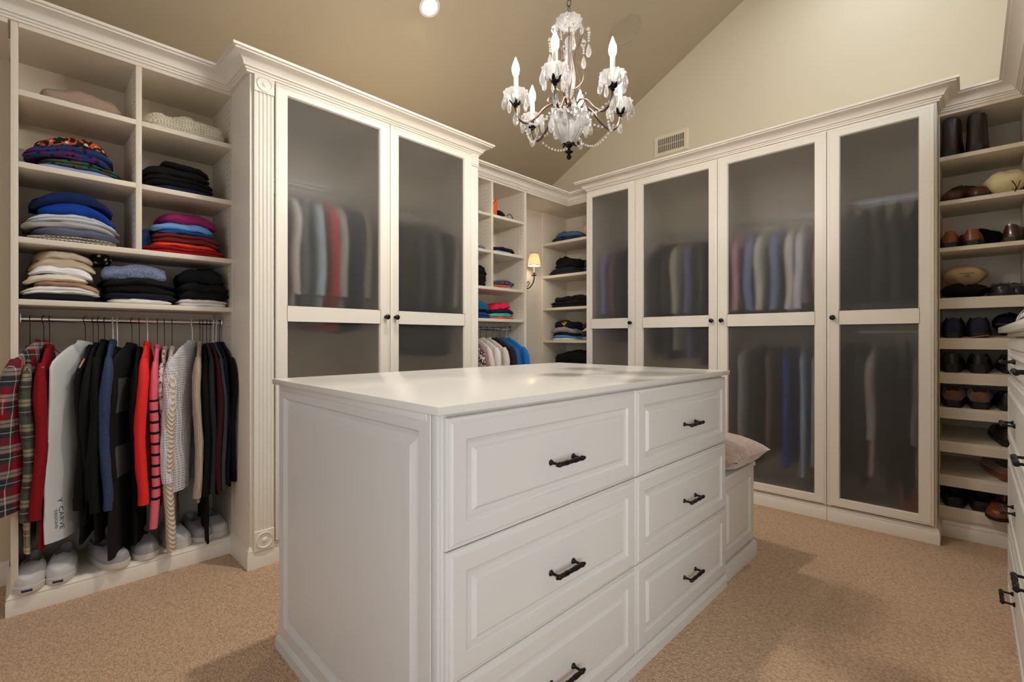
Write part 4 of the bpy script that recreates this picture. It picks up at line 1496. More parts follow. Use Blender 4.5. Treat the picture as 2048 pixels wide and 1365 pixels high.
# ------------------------------------------------------------------ hanging clothes
def garment(kind_name, label, fab, loc, rz, L, W=0.22, Wb=0.19, th=0.016, flare=1.0, sleeve=0.55, seed=0, fold=0.010, sl_y=0.0, drop=0.0, group=None, cat='clothes', lo=False, collar=True, boxy=0.0, split=False):
    """a garment on a hanger. local x points away from the wall, z=0 at the neck"""
    rng = random.Random(seed * 7 + 3)
    t = thing(kind_name, label, cat, loc, radians(rz), group)
    ph, k1, k2 = rng.uniform(0, 6), rng.uniform(24, 34), rng.uniform(8, 14)
    N = 22 if lo else 40
    zs = [0, -0.012, -0.03, -0.05, -0.075, -0.10, -0.13] + [-0.13 - (L - 0.13) * (q / (9 if lo else 16)) for q in range(1, (9 if lo else 16) + 1)]
    rows = []
    for z in zs:
        a = min(1.0, -z / 0.085)
        s = -z / L
        wf = 0.055 + (W - 0.055) * a ** 0.75
        wb = 0.055 + (Wb - 0.055) * a ** 0.75
        pinch = 1 - (0.07 - boxy) * sin(pi * min(1, max(0, (s - 0.1) / 0.5)))
        fl = 1 + (flare - 1) * max(0, s - 0.2)
        wf *= pinch * fl
        wb *= pinch
        tt = 0.009 + (th - 0.009) * min(1, -z / 0.16)
        r = []
        for i in range(N):
            ang_ = 2 * pi * i / N
            ex, ey = superell(ang_, 3.0)
            x = (wf if ex > 0 else wb) * ex
            am = fold * min(1, max(0, (s - 0.08)) * 2.2)
            y = tt * ey + am * (sin(k1 * x + ph + 2.0 * z) + 0.5 * sin(k2 * x * 3 - ph + 5 * z)) * 0.6
            y += 0.004 * noise.noise(Vector((x * 18, seed * 3.1, z * 9)))
            x += 0.010 * noise.noise(Vector((z * 7, seed * 2.3 + ey, 0.3))) * min(1, s * 3)
            zz = z - (0.010 * sin(k1 * 0.5 * x + ph) * (s ** 4)) - drop * max(0, x) * s
            r.append((x, y + sl_y * 0.5 * s * max(0, x) / W, zz))
        rows.append(r)
    b = MB()
    b.grid(rows)
    body = b.build('body', fab, t, angle=80)
    if collar:
        c = MB()
        rr = []
        for z, w_, t_ in ((-0.028, 0.075, 0.013), (-0.008, 0.062, 0.016), (0.004, 0.052, 0.014), (0.003, 0.044, 0.009)):
            rr.append([(w_ * cos(2 * pi * i / 20), t_ * sin(2 * pi * i / 20), z + 0.008 * cos(2 * pi * i / 20)) for i in range(20)])
        c.grid(rr)
        c.build('collar', fab, t, angle=80)
    if sleeve:
        for side in (1, -1):
            w_ = (W if side > 0 else Wb)
            rows = []
            M = 9 if lo else 15
            n = 12 if lo else 18
            for k in range(M + 1):
                q = k / M
                cx = (w_ - 0.030 + 0.038 * sin(pi * 0.5 * min(1, q * 3)) + 0.012 * sin(3 * q + ph))
                if side < 0:
                    cx = w_ - 0.035
                zc = -0.070 - q * sleeve
                rx = (0.035 + 0.006 * sin(pi * min(1, q * 2.2))) * (1 - 0.28 * q) * (1.0 if side > 0 else 0.7)
                ry = (th + 0.006) * (1 - 0.15 * q) * (0.55 + 0.45 * min(1, q * 8))
                if k == 0:
                    rx *= 0.5
                if k == M:
                    rx *= 0.93
                r = []
                for i in range(n):
                    a_ = 2 * pi * i / n
                    rad = 1 + 0.22 * noise.noise(Vector((cos(a_) * 1.5 + seed, sin(a_) * 1.5, zc * 14)))
                    r.append((side * cx + rx * rad * cos(a_), (ry * rad * sin(a_) + sl_y * q + 0.006 * sin(7 * q + ph)), zc + 0.25 * rx * cos(a_) * side * (1 if k < 3 else 0.1)))
                rows.append(r)
            c = MB()
            c.grid(rows)
            c.build('sleeve', fab, t, angle=80)
    return t


def hanger(loc, rz, kind, label, group, zrod, first={}):
    """hook over the rod plus shoulder bar; z of loc is the neck of the garment"""
    key = (kind, round(zrod - loc[2], 3))
    if key in first:
        return dup(first[key], loc, radians(rz), label)
    t = thing('clothes_hanger', label, 'hanger', loc, radians(rz), group)
    h = zrod - loc[2]
    cols = {'wire': WIRE, 'wood': mat('blond_hanger_wood', (196, 150, 104), 0.45, noise_col=((170, 124, 82), 30)), 'white': mat('white_plastic', (226, 226, 226), 0.35), 'black': mat('black_plastic', (22, 22, 24), 0.3), 'pink': mat('padded_pink', (222, 140, 120), 0.8)}
    m = cols[kind]
    rr = 0.0155
    pts = [(0, 0, -0.015), (0, 0, h - 0.035), (0.006, 0, h - 0.018), (rr, 0, h), (rr * 0.7, 0, h + rr * 0.7), (0, 0, h + rr), (-rr * 0.7, 0, h + rr * 0.7), (-rr, 0, h), (-rr * 0.85, 0, h - 0.008)]
    MB().tube(smooth_path(pts, 3), 0.0016 if kind != 'white' else 0.0026, 6).build('hook', WIRE if kind in ('wire', 'wood', 'black', 'pink') else m, t)
    r = {'wire': 0.0016, 'wood': 0.0035, 'white': 0.003, 'black': 0.003, 'pink': 0.0045}[kind]
    sh = [(-0.19, 0, -0.085), (-0.12, 0, -0.048), (-0.04, 0, -0.018), (0, 0, -0.008), (0.04, 0, -0.018), (0.12, 0, -0.048), (0.19, 0, -0.085)]
    MB().tube(smooth_path(sh, 3), r, 7).build('shoulder_bar', m, t)
    first[key] = t
    return t


HK = {'wire': 'thin wire', 'wood': 'blond wooden', 'white': 'white plastic', 'black': 'black plastic', 'pink': 'padded pink'}


def hlabel(hk, lb):
    return ' '.join((HK[hk] + ' hanger carrying the ' + lb).split()[:16])


plaid1 = F('red_plaid', (44, 50, 56), 'plaid', (176, 166, 156), (140, 18, 34))
plaid2 = F('olive_plaid', (60, 48, 44), 'plaid', (188, 172, 140), (78, 84, 70))
G1 = 'clothes hanging on the rod at far left'
RX = -2.90
R1 = [  # y, rot, ztop, L, W, th, flare, sleeve, fabric, name, label, kwargs, hanger
    (0.028, -3, 1.060, 0.83, 0.185, 0.015, 1.0, 0.62, plaid2, 'flannel_shirt', 'olive and red flannel shirt hanging lowest at the far left of the rod', {}, 'wire'),
    (0.070, -25, 1.085, 0.67, 0.225, 0.020, 1.25, 0.60, plaid1, 'plaid_shirt', 'red, white and charcoal plaid shirt spilling out past the left post', dict(sl_y=-0.045, fold=0.014, Wb=0.06), 'wire'),
    (0.088, -8, 1.065, 0.81, 0.20, 0.015, 1.0, 0.62, F('crimson_fleece', (138, 16, 26)), 'zip_sweater', 'crimson zip sweater with a small white letter beside the plaid shirt', dict(fold=0.006, sl_y=-0.012), 'pink'),
    (0.205, -32, 1.080, 0.815, 0.235, 0.014, 1.10, 0.0, F('white_jersey', (214, 216, 216)), 'jersey_top', 'white jersey top with sideways dark lettering near its hem', dict(fold=0.006, boxy=0.05, Wb=0.10), 'pink'),
    (0.232, -18, 1.06, 0.84, 0.165, 0.014, 1.1, 0.62, black, 'black_sweater', 'black sweater hanging directly behind the white jersey top', {}, 'wood'),
    (0.250, -16, 1.07, 0.78, 0.18, 0.014, 1.0, 0.60, black2, 'black_jacket', 'black jacket hanging second behind the white jersey top', {}, 'wire'),
    (0.272, -14, 1.085, 0.86, 0.20, 0.015, 1.0, 0.66, black, 'hooded_sweater', 'black hooded sweater hanging just left of the navy cardigan', {}, 'black'),
    (0.302, -12, 1.085, 0.60, 0.215, 0.015, 1.0, 0.66, F('navy_knit', (46, 58, 88), 'heather', (60, 74, 108)), 'navy_cardigan', 'muted navy blue cardigan with long sleeves between black garments', dict(fold=0.008), 'white'),
    (0.318, -12, 1.05, 0.74, 0.19, 0.012, 1.0, 0.5, black2, 'black_blouse', 'black blouse just right of the navy cardigan', {}, 'white'),
    (0.372, -26, 1.07, 0.94, 0.235, 0.018, 1.1, 0.0, F('block_knit', (22, 22, 24), 'blocks', (84, 84, 84)), 'block_sweater', 'long black knit with two wide charcoal grey blocks', dict(fold=0.006, Wb=0.09), 'wood'),
    (0.400, -12, 1.05, 0.90, 0.185, 0.012, 1.0, 0.5, black, 'black_dress', 'black dress hanging between the grey-block knit and the coral cardigan', {}, 'wire'),
    (0.432, -14, 1.075, 0.66, 0.205, 0.017, 1.0, 0.66, F('coral_knit', (232, 48, 44)), 'coral_cardigan', 'bright coral red cardigan in the middle of the rod', dict(fold=0.008), 'white'),
    (0.472, -12, 1.06, 0.66, 0.205, 0.013, 1.0, 0.76, F('pink_striped', (228, 106, 122), 'stripes', (26, 24, 30)), 'striped_sweater', 'pink sweater with narrow black stripes along its long sleeve', dict(fold=0.006), 'wire'),
    (0.500, -12, 1.05, 0.68, 0.19, 0.011, 1.0, 0.5, F('cream_floral', (214, 202, 190), 'print', (176, 150, 140), (90, 76, 74)), 'floral_blouse', 'cream and brown print blouse between pink stripes and cream cable knit', {}, 'wire'),
    (0.532, -13, 1.05, 0.86, 0.205, 0.016, 1.0, 0.88, F('cream_cable', (224, 208, 190), 'cable', (200, 180, 160)), 'cable_knit_sweater', 'cream cable-knit sweater with sleeves falling almost to the floor board', dict(fold=0.008), 'wood'),
    (0.618, -33, 1.080, 0.70, 0.245, 0.020, 1.12, 0.58, F('white_gauze', (226, 224, 228), 'waffle', (206, 204, 208)), 'gauze_shirt', 'crinkled white gauze shirt, the broadest white one on the rod', dict(fold=0.016, boxy=0.05, Wb=0.09), 'white'),
    (0.652, -15, 1.075, 0.78, 0.20, 0.014, 1.0, 0.68, F('oatmeal_knit', (198, 180, 160), 'rib', (180, 162, 142)), 'beige_cardigan', 'oatmeal beige ribbed cardigan right of the white gauze shirt', dict(fold=0.006), 'wire'),
    (0.664, -8, 1.06, 0.97, 0.205, 0.010, 1.0, 0.66, black, 'black_coat', 'longest black garment hanging right of the beige cardigan', {}, 'black'),
    (0.682, -6, 1.065, 0.74, 0.215, 0.009, 1.0, 0.66, F('charcoal', (48, 46, 52)), 'charcoal_cardigan', 'charcoal cardigan hanging left of the burgundy one', {}, 'wire'),
    (0.698, -4, 1.065, 0.74, 0.22, 0.008, 1.0, 0.64, F('burgundy', (66, 22, 28)), 'burgundy_cardigan', 'burgundy cardigan squeezed among the dark clothes by the tall cabinet', {}, 'wire'),
    (0.712, -3, 1.065, 0.72, 0.225, 0.007, 1.0, 0.64, F('dim_grey', (70, 70, 76)), 'grey_cardigan', 'dim grey cardigan right of the burgundy one', {}, 'white'),
    (0.726, -2, 1.07, 0.70, 0.225, 0.007, 1.0, 0.62, navyd, 'navy_jacket', 'dark navy jacket second from the tall cabinet', {}, 'white'),
    (0.741, 0, 1.07, 0.72, 0.225, 0.006, 1.0, 0.62, black, 'black_jacket', 'black jacket hanging against the side of the tall cabinet', {}, 'wire'),
]
ghost = {}
for i, (y, rz, zt, L, W, th, fl, sl, fab, nm, lb, kw, hk) in enumerate(R1):
    kw = dict(kw)
    wb_ = kw.pop('Wb', 0.175)
    g_ = garment(nm, lb, fab, (RX, y, zt), rz, L, W=W, Wb=wb_, th=th, flare=fl, sleeve=sl, seed=i + 1, group=G1, **kw)
    ghost[lb] = g_
    hanger((RX, y, zt), rz, hk, hlabel(hk, lb), 'hangers at far left', 1.183)

G2 = 'clothes hanging in the open unit beside the wall lamp'
R2 = [
    (2.240, black2, 'black_blouse', 'black top hanging closest to the pilaster, beside the wall lamp unit', 'wire'),
    (2.300, F('grey_melange', (66, 64, 66)), 'grey_blouse', 'dark grey top hanging second from the pilaster', 'wire'),
    (2.365, F('raspberry', (196, 30, 56)), 'red_blouse', 'raspberry red blouse on the rod beside the wall lamp', 'wire'),
    (2.430, F('mono_floral', (206, 200, 200), 'print', (60, 56, 60), (214, 170, 160)), 'print_blouse', 'white blouse with dark scribbled print and pink patches', 'black'),
    (2.490, F('burgundy_dots', (96, 22, 40), 'check', (190, 170, 170)), 'striped_blouse', 'burgundy and white finely striped blouse', 'black'),
    (2.550, F('blush_white', (226, 208, 200)), 'blush_blouse', 'blush white blouse on the rod beside the wall lamp', 'wood'),
    (2.625, F('pearl_white', (226, 220, 216)), 'white_blouse', 'pearl white blouse left of the ivory one', 'wood'),
    (2.695, F('ivory_knit', (216, 208, 198)), 'ivory_cardigan', 'ivory cardigan left of the dark brown jacket', 'wire'),
    (2.770, F('espresso', (40, 34, 32)), 'brown_jacket', 'espresso brown jacket beside the bright blue shirt', 'black'),
    (2.850, F('faded_denim', (56, 94, 146)), 'denim_shirt', 'mid-blue denim shirt between brown jacket and bright blue shirt', 'black'),
    (2.930, F('bright_blue', (30, 118, 200)), 'blue_shirt', 'bright blue shirt at the lamp end of the rod', 'white'),
]
for i, (y, fab, nm, lb, hk) in enumerate(R2):
    garment(nm, lb, fab, (-2.90, y, 1.095), -2, 0.72, W=0.225, Wb=0.175, th=0.017, sleeve=0.55, seed=40 + i, group=G2)
    hanger((-2.90, y, 1.095), -2, hk, hlabel(hk, lb), 'hangers beside the wall lamp', 1.180)

# letters on clothes: white jersey top and crimson sweater
INK = mat('print_ink_green', (40, 74, 70), 0.7)
wt = [o for l, o in ghost.items() if 'jersey top' in l and l.startswith('white')][0]
body = [c for c in wt.children if c.name.startswith('body')][0]
bpy.context.view_layer.update()


def on_cloth(nm, txt, size, m, tgt, u, z, rot, origin, rz, spacing=1.0, lab=None):
    """text lying on the face of a hanging garment that looks into the room (local +y)"""
    M_ = Matrix.Translation(origin) @ Matrix.Rotation(radians(rz), 4, 'Z') @ Matrix.Translation((u, 0.10, z)) @ Matrix.Rotation(pi, 4, 'Z') @ Matrix.Rotation(radians(90), 4, 'X') @ Matrix.Rotation(rot, 4, 'Z')
    q = text_mesh(nm, txt, size, m, None, M_, spacing)
    bpy.context.view_layer.update()
    d = Matrix.Rotation(radians(rz), 3, 'Z') @ Vector((0, -1, 0))
    project(q, tgt, d)
    mw = q.matrix_world.copy()
    q.parent = tgt
    bpy.context.view_layer.update()
    q.matrix_world = mw
    if lab:
        q['label'] = lab
    return q


def letters():
    o = (RX, 0.205, 1.080)
    on_cloth('lettering', 'CARVE', 0.030, INK, body, 0.186, -0.730, radians(-90), o, -32, 1.05, 'dark green lettering CARVE')
    on_cloth('lettering', 'DESIGNS', 0.019, INK, body, 0.211, -0.727, radians(-90), o, -32, 1.05, 'dark green lettering DESIGNS')
    on_cloth('emblem', 'Y', 0.032, INK, body, 0.190, -0.656, radians(-90), o, -32, 1.0, 'small dark green branching emblem')
    cr = [q for l, q in ghost.items() if l.startswith('crimson')][0]
    cb = [c for c in cr.children if c.name.startswith('sleeve')][0]
    on_cloth('lettering', 'J', 0.045, mat('felt_white', (225, 222, 216), 0.8), cb, 0.205, -0.36, 0, (RX, 0.088, 1.065), -8, 1.0, 'white letter J')


letters()


# clothes behind the frosted doors
def interior(xs, y, zt, L, fabs, axis, labs_, rodz, sleeve=0.5, th=0.022, seed=80, W=0.215):
    for i, (p, fab) in enumerate(zip(xs, fabs)):
        loc = (p, y, zt) if axis == 'x' else (y, p, zt)
        rz = -90 if axis == 'x' else 0
        garment('hanging_garment', labs_[i], fab, loc, rz + random.Random(seed + i).uniform(-6, 6), L * (0.9 + 0.2 * random.Random(seed + i).random()), W=W, Wb=W, th=th, sleeve=sleeve, seed=seed + i, lo=True, group='clothes behind frosted glass')
        hanger(loc, rz, 'wire', hlabel('wire', labs_[i]), 'hangers behind frosted glass', rodz)


lg = F('dull_white', (214, 210, 206))
interior([0.92, 0.99, 1.06, 1.13, 1.20, 1.27, 1.34, 1.42], -2.785, 1.90, 0.72,
         [F('plum', (84, 52, 60)), lg, F('steel', (104, 106, 112)), F('mist', (176, 190, 200)), F('wine_red', (178, 40, 56)), F('stone', (170, 164, 158)), navy, F('greige', (130, 122, 114))], 'y',
         ['plum garment furthest left behind the left frosted door', 'dull white garment second from left behind the left frosted door', 'steel grey garment behind the left frosted door', 'misty pale garment behind the left frosted door',
          'wine red garment behind the left frosted door', 'stone grey garment behind the left frosted door', 'navy garment behind the left frosted door', 'greige garment nearest the middle behind the left frosted door'], 1.98, W=0.25)
interior([1.58, 1.65, 1.72, 1.79, 1.86, 1.93, 2.00, 2.07], -2.785, 1.88, 0.85,
         [F('camel', (178, 132, 104)), black, black2, F('charcoal', (48, 46, 52)), black, F('dim_grey', (70, 70, 76)), black, F('greige', (130, 122, 114))], 'y',
         ['camel coat furthest left behind the second frosted door', 'black coat next to the camel coat behind frosted glass', 'black dress behind the second frosted door', 'charcoal coat behind the second frosted door',
          'black gown behind the second frosted door', 'grey coat behind the second frosted door', 'black garment near the right of the second frosted door', 'greige garment furthest right behind the second frosted door'], 1.98, W=0.25)
interior([-2.26, -2.18, -2.10, -2.02, -1.96], 3.697, 1.87, 0.80,
         [F('lavender_check', (130, 122, 168), 'check', (168, 162, 196)), F('taupe', (112, 96, 92)), F('dark_slate', (52, 54, 66)), black2, F('clear_blue', (84, 142, 196))], 'x',
         ['lavender garment behind the narrow frosted door', 'taupe garment behind the narrow frosted door', 'dark slate garment behind the narrow frosted door', 'black garment behind the narrow frosted door', 'clear blue garment behind the narrow frosted door'], 1.95)
interior([-1.80, -1.71, -1.62, -1.53, -1.44, -1.35], 3.697, 1.86, 0.92,
         [F('dark_slate', (52, 54, 66)), F('charcoal', (48, 46, 52)), F('sage_grey', (176, 172, 158)), F('lilac_plaid', (128, 126, 160), 'check', (84, 84, 124)), F('dim_grey', (70, 70, 76)), black2], 'x',
         ['dark slate coat behind the second back door', 'charcoal coat behind the second back door', 'sage grey dress behind the second back door', 'lilac checked dress behind the second back door', 'dim grey dress behind the second back door', 'black dress behind the second back door'], 1.93)
interior([-1.18, -1.10, -1.02, -0.94, -0.86, -0.78, -0.70], 3.697, 1.86, 0.555,
         [F('rose', (212, 160, 170)), F('haze_blue', (132, 144, 188)), F('pale_sage', (212, 212, 196)), F('haze_blue', (132, 144, 188)), F('soft_white', (228, 222, 218)), F('lilac_white', (226, 226, 240)), F('pale_rose', (190, 160, 164))], 'x',
         ['rose pink blouse behind the third back door', 'hazy blue blouse next to the rose one', 'pale sage blouse behind the third back door', 'hazy blue blouse in the middle of the third back door', 'soft white shirt behind the third back door', 'lilac white shirt behind the third back door', 'pale rose shirt at the right of the third back door'], 1.93)
interior([-1.15, -1.06, -0.97, -0.88, -0.79, -0.70], 3.697, 1.05, 0.80,
         [F('pale_grey', (176, 172, 172)), F('dark_brown', (58, 48, 46)), F('taupe', (112, 96, 92)), F('ink_blue', (40, 76, 160)), F('light_denim', (172, 192, 212)), F('light_denim', (172, 192, 212))], 'x',
         ['pale grey trousers low behind the third back door', 'dark brown trousers low behind the third back door', 'taupe trousers low behind the third back door', 'ink blue trousers low behind the third back door', 'light denim jeans low behind the third back door, left pair', 'light denim jeans low behind the third back door, right pair'], 1.12, sleeve=0, W=0.235)
interior([-0.55, -0.48, -0.41, -0.34, -0.27, -0.20], 3.697, 1.07, 0.85,
         [black2, F('charcoal', (48, 46, 52)), F('stone', (170, 164, 158)), black, black2, F('greige', (130, 122, 114))], 'x',
         ['black suit furthest left behind the dark door', 'charcoal suit behind the dark door', 'stone grey garment behind the dark door', 'black suit right of the stone grey garment', 'black suit second from right behind the dark door', 'greige garment furthest right behind the dark door'], 1.14)


interior([-0.55, -0.47, -0.39, -0.31, -0.23], 3.697, 1.90, 0.58,
         [F('charcoal', (48, 46, 52)), black2, F('dark_brown', (58, 48, 46)), F('charcoal', (48, 46, 52)), black2], 'x',
         ['charcoal coat hanging high behind the dark door, leftmost', 'black coat hanging high behind the dark door', 'dark brown coat hanging high behind the dark door', 'charcoal coat hanging high behind the dark door, second from right', 'black coat hanging high behind the dark door, rightmost'], 1.95, seed=130)


# storage box behind the dark frosted door
def storage_box(label, m, loc, size):
    t = thing('storage_box', label, 'box', loc)
    w_, d_, h_ = size
    MB().box((-w_ / 2, -d_ / 2, 0), (w_ / 2, d_ / 2, h_ * 0.8)).build('box_body', m, t, bevel=0.004)
    MB().box((-w_ / 2 - 0.004, -d_ / 2 - 0.004, h_ * 0.78), (w_ / 2 + 0.004, d_ / 2 + 0.004, h_)).build('lid', m, t, bevel=0.004)


storage_box('rust coloured box at the bottom behind the dark frosted door', mat('rust_box', (150, 84, 56), 0.7), (-0.25, 3.62, 0.083), (0.09, 0.2, 0.16))


# ------------------------------------------------------------------ shoes
def shoe(label, loc, rz, upper, sole, L=0.275, W=0.098, collar=0.068, rim=0.5, toe=0.036, shaft=0.0, laces=None, heel=0.012, pitch=0.0, group=None, name='shoe', open_toe=False, sole_t=0.016, lining=None, band=None):
    t = thing(name, label, 'shoe', loc, radians(rz), group)
    t.rotation_euler = (radians(pitch), 0, radians(rz))
    M = 26
    n = 11

    def hw(q):
        a = 0.031 + 0.018 * sin(pi * 0.5 * min(1, q / 0.62)) ** 1.5
        if q < 0.08:
            a *= sqrt(max(0.0, 1 - (1 - q / 0.08) ** 2)) * 0.55 + 0.45
        if q > 0.74:
            a *= sqrt(max(0.0, 1 - ((q - 0.74) / 0.26) ** 2.3))
        return a * W / 0.098

    def ss(x, a, b_):
        x = min(1, max(0, (x - a) / (b_ - a)))
        return x * x * (3 - 2 * x)
    rows = []
    for k in range(M + 1):
        q = k / M
        q = min(max(q, 0.004), 0.996)
        y = q * L
        w_ = hw(q)
        h = collar + shaft
        vamp = toe + (collar * 0.98 - toe) * (1 - ss(q, rim * 0.7, 0.86))
        if shaft:
            h = (collar + shaft) * (1 - ss(q, rim * 0.62, rim * 0.95)) + vamp * ss(q, rim * 0.62, rim * 0.95)
        else:
            h = (collar * (1 - 0.18 * sin(pi * min(1, q / rim)))) * (1 - ss(q, rim * 0.6, rim)) + vamp * ss(q, rim * 0.6, rim)
        if q > 0.9:
            h *= 0.55 + 0.45 * sqrt(max(0, 1 - ((q - 0.9) / 0.1) ** 2))
        if q < 0.05:
            h *= 0.97
        op = 1 - ss(q, rim - 0.03, rim + 0.03)
        if q < 0.03:
            op = 0
        zb = sole_t + (heel if q < 0.33 else heel * (1 - ss(q, 0.33, 0.55)))
        r = []
        up = [(1.0, 0.0), (1.05, 0.30), (0.98, 0.62), (0.80, 0.88), (0.70, 1.0)] if not shaft else [(1.0, 0.0), (1.04, 0.18), (1.0, 0.45), (0.98, 0.80), (1.0, 1.0)]
        for sx, sz in up:
            r.append((w_ * sx, y, zb + (h) * sz))
        inner = [(0.62 if not shaft else 0.92, 0.99), (0.55, 0.35), (0.0, 0.10)]
        arch = [(0.45, 1.03), (0.22, 1.05), (0.0, 1.055)]
        for (ax, az), (bx, bz) in zip(inner, arch):
            r.append((w_ * (ax * op + bx * (1 - op)), y, zb + h * (az * op + bz * (1 - op))))
        full = r + [(-p[0], p[1], p[2]) for p in reversed(r[:-1])]
        rows.append(full)
    b = MB()
    b.grid(rows, closed=True)
    b.build('upper', upper, t, angle=60)
    # sole
    rows = []
    outline = [(hw(max(0.004, min(0.996, k / M))) * 1.08 + 0.001, k / M * (L + 0.008) - 0.004) for k in range(M + 1)]
    b = MB()
    rr = []
    for z_, s_ in ((0, 0.95), (0.003, 1.0), (sole_t + 0.002, 1.0)):
        rr.append(([(x * s_, y, z_ + (heel if y > 0.0 else 0) * 0) for x, y in outline] + [(-x * s_, y, z_) for x, y in reversed(outline)]))
    # the top follows the raised heel
    rr[-1] = [(x, y, z_ + (heel if y < 0.33 * L else heel * (1 - ss(y / L, 0.33, 0.55)))) for x, y, z_ in rr[-1]]
    b.grid(rr)
    b.build('sole', sole, t, angle=40)
    if laces is not None:
        b = MB()
        for j in range(4):
            q = rim + 0.02 + j * 0.05
            z_ = sole_t + heel * 0.2 + (toe + (collar * 0.98 - toe) * (1 - ss(q, rim * 0.7, 0.86))) * 1.06 + 0.001
            w_ = hw(q) * 0.42
            b.tube([(-w_, q * L, z_ - 0.004), (0, q * L, z_ + 0.001), (w_, q * L, z_ - 0.004)], 0.0022, 6)
        b.build('laces', laces, t)
    if band is not None:
        b = MB()
        q0 = 0.80
        rws = []
        for q in (0.60, 0.66, 0.70):
            z_ = sole_t + heel * 0 + (toe + (collar * 0.98 - toe) * (1 - ss(q, rim * 0.7, 0.86))) * 1.058
            w_ = hw(q)
            rws.append([(w_ * sx, q * L + 0.012 * (1 - abs(sx)) , sole_t + (z_ - sole_t) * sz + 0.0015) for sx, sz in ((1.0, 0.62), (0.82, 0.86), (0.5, 1.0), (0, 1.02), (-0.5, 1.0), (-0.82, 0.86), (-1.0, 0.62))])
        b.grid(rws, closed=False, cap=False)
        b.build('strap', band, t, angle=60)
    return t


lw = mat('brown_leather', (84, 44, 28), 0.32, coat=0.3, bump=(180, 0.2, 0.001))
lt = mat('tan_leather', (128, 66, 36), 0.3, coat=0.3, bump=(180, 0.15, 0.001))
lbk = mat('black_leather', (24, 23, 24), 0.25, coat=0.4)
ldk = mat('dark_brown_leather', (44, 30, 24), 0.4, bump=(160, 0.2, 0.001))
mar = mat('maroon_leather', (64, 22, 24), 0.25, coat=0.4)
suede = mat('brown_suede', (118, 84, 68), 0.95, bump=(300, 0.4, 0.002), sheen=0.4)
canvas = mat('white_canvas', (208, 204, 204), 0.85, bump=(500, 0.3, 0.0006))
greyc = mat('grey_canvas', (164, 160, 164), 0.9, bump=(500, 0.3, 0.0006))
rubw = mat('white_rubber', (214, 208, 202), 0.5)
rubk = mat('black_rubber', (30, 30, 31), 0.6)
navc = mat('navy_canvas', (30, 36, 60), 0.85)
SG = 'shoes on the shoe rack'
HY_ = 3.612
# boots, top shelf
for x, s_ in ((-0.080, 'left'), (0.022, 'right')):
    shoe('dark brown ankle boot on the top shoe shelf, %s of the pair' % s_, (x, HY_, 2.116), -2, ldk, rubk, L=0.29, collar=0.075, shaft=0.10, rim=0.42, heel=0.02, group='boots on the top shoe shelf', name='ankle_boot')
for x, s_ in ((-0.072, 'left'), (0.030, 'right')):
    shoe('brown leather loafer with a strap on the second shoe shelf, %s one' % s_, (x, 3.895, 1.868), 180, lw, rubk, collar=0.066, toe=0.045, heel=0.008, band=lt, group='loafers on the second shoe shelf', name='loafer')
for x, s_ in ((-0.083, 'left'), (0.007, 'right')):
    shoe('tan leather shoe seen from the heel on the third shoe shelf, %s one' % s_, (x, HY_, 1.607), 0, lt, rubk, collar=0.066, heel=0.012, group='tan shoes on the third shoe shelf', name='loafer')
shoe('maroon patent shoe at the right end of the third shoe shelf', (0.150, 3.64, 1.607), -18, mar, rubk, collar=0.07, heel=0.012, group=SG, name='dress_shoe')
shoe('polished black shoe right of the cream dust bag', (0.120, 3.885, 1.326), 180, lbk, rubk, collar=0.064, toe=0.046, heel=0.01, group=SG, name='dress_shoe')
shoe('second polished black shoe at the right end of the same shelf as the dust bag', (0.178, 3.93, 1.326), 180, lbk, rubk, W=0.09, collar=0.064, heel=0.01, group=SG, name='dress_shoe')


def shp(z, y):
    return z + 0.0455 * (y - FBK - 0.012) / 0.373 + 0.002


PT = 7.0
for x, s_ in ((-0.070, 'left'), (0.030, 'right')):
    shoe('navy canvas sneaker with white laces on the rack, %s one' % s_, (x, HY_, shp(1.098, HY_)), 0, navc, rubk, collar=0.085, laces=mat('lace_white', (200, 198, 192), 0.8), pitch=PT, group='navy sneakers on the rack', name='sneaker')
for x, s_ in ((-0.075, 'left'), (0.035, 'right')):
    shoe('black leather pump seen from the heel below the navy sneakers, %s one' % s_, (x, HY_, shp(0.906, HY_)), 0, lbk, rubk, collar=0.058, heel=0.03, pitch=PT, group='black pumps on the rack', name='pump_shoe')
for x, s_ in ((-0.070, 'left'), (0.037, 'right')):
    shoe('brown suede shoe with a thick black sole on the rack, %s one' % s_, (x, HY_, shp(0.712, HY_)), 0, suede, rubk, collar=0.058, rim=0.45, W=0.104, sole_t=0.032, heel=0.004, pitch=PT, group='suede shoes on the rack', name='suede_shoe')
shoe('black shoe half hidden at the right of the suede pair', (0.145, HY_ + 0.01, shp(0.712, HY_ + 0.01)), 0, lbk, rubk, pitch=PT, group=SG, name='dress_shoe')
shoe('dark brown shoe alone at the right end of an empty rack shelf', (0.152, HY_, shp(0.524, HY_)), 8, ldk, rubk, pitch=PT, group=SG, name='dress_shoe')
shoe('reddish brown flat shoe alone at the right of the second lowest rack shelf', (0.150, HY_ + 0.02, shp(0.335, HY_ + 0.02)), 16, suede, lt, collar=0.045, pitch=PT, group=SG, name='flat_shoe')
shoe('black shoe at the right behind the pumps', (0.155, HY_ + 0.03, shp(0.906, HY_ + 0.03)), 0, lbk, rubk, pitch=PT, group=SG, name='dress_shoe')
for x, s_ in ((-0.065, 'left'), (0.043, 'right')):
    shoe('wide open black slip-on mule on the lowest rack shelf, %s one' % s_, (x, 3.60, shp(0.160, 3.60)), 0, rubk, rubk, collar=0.040, rim=0.55, W=0.112, toe=0.05, heel=0.0, pitch=PT, group='black mules on the lowest rack shelf', name='slip_on_mule')
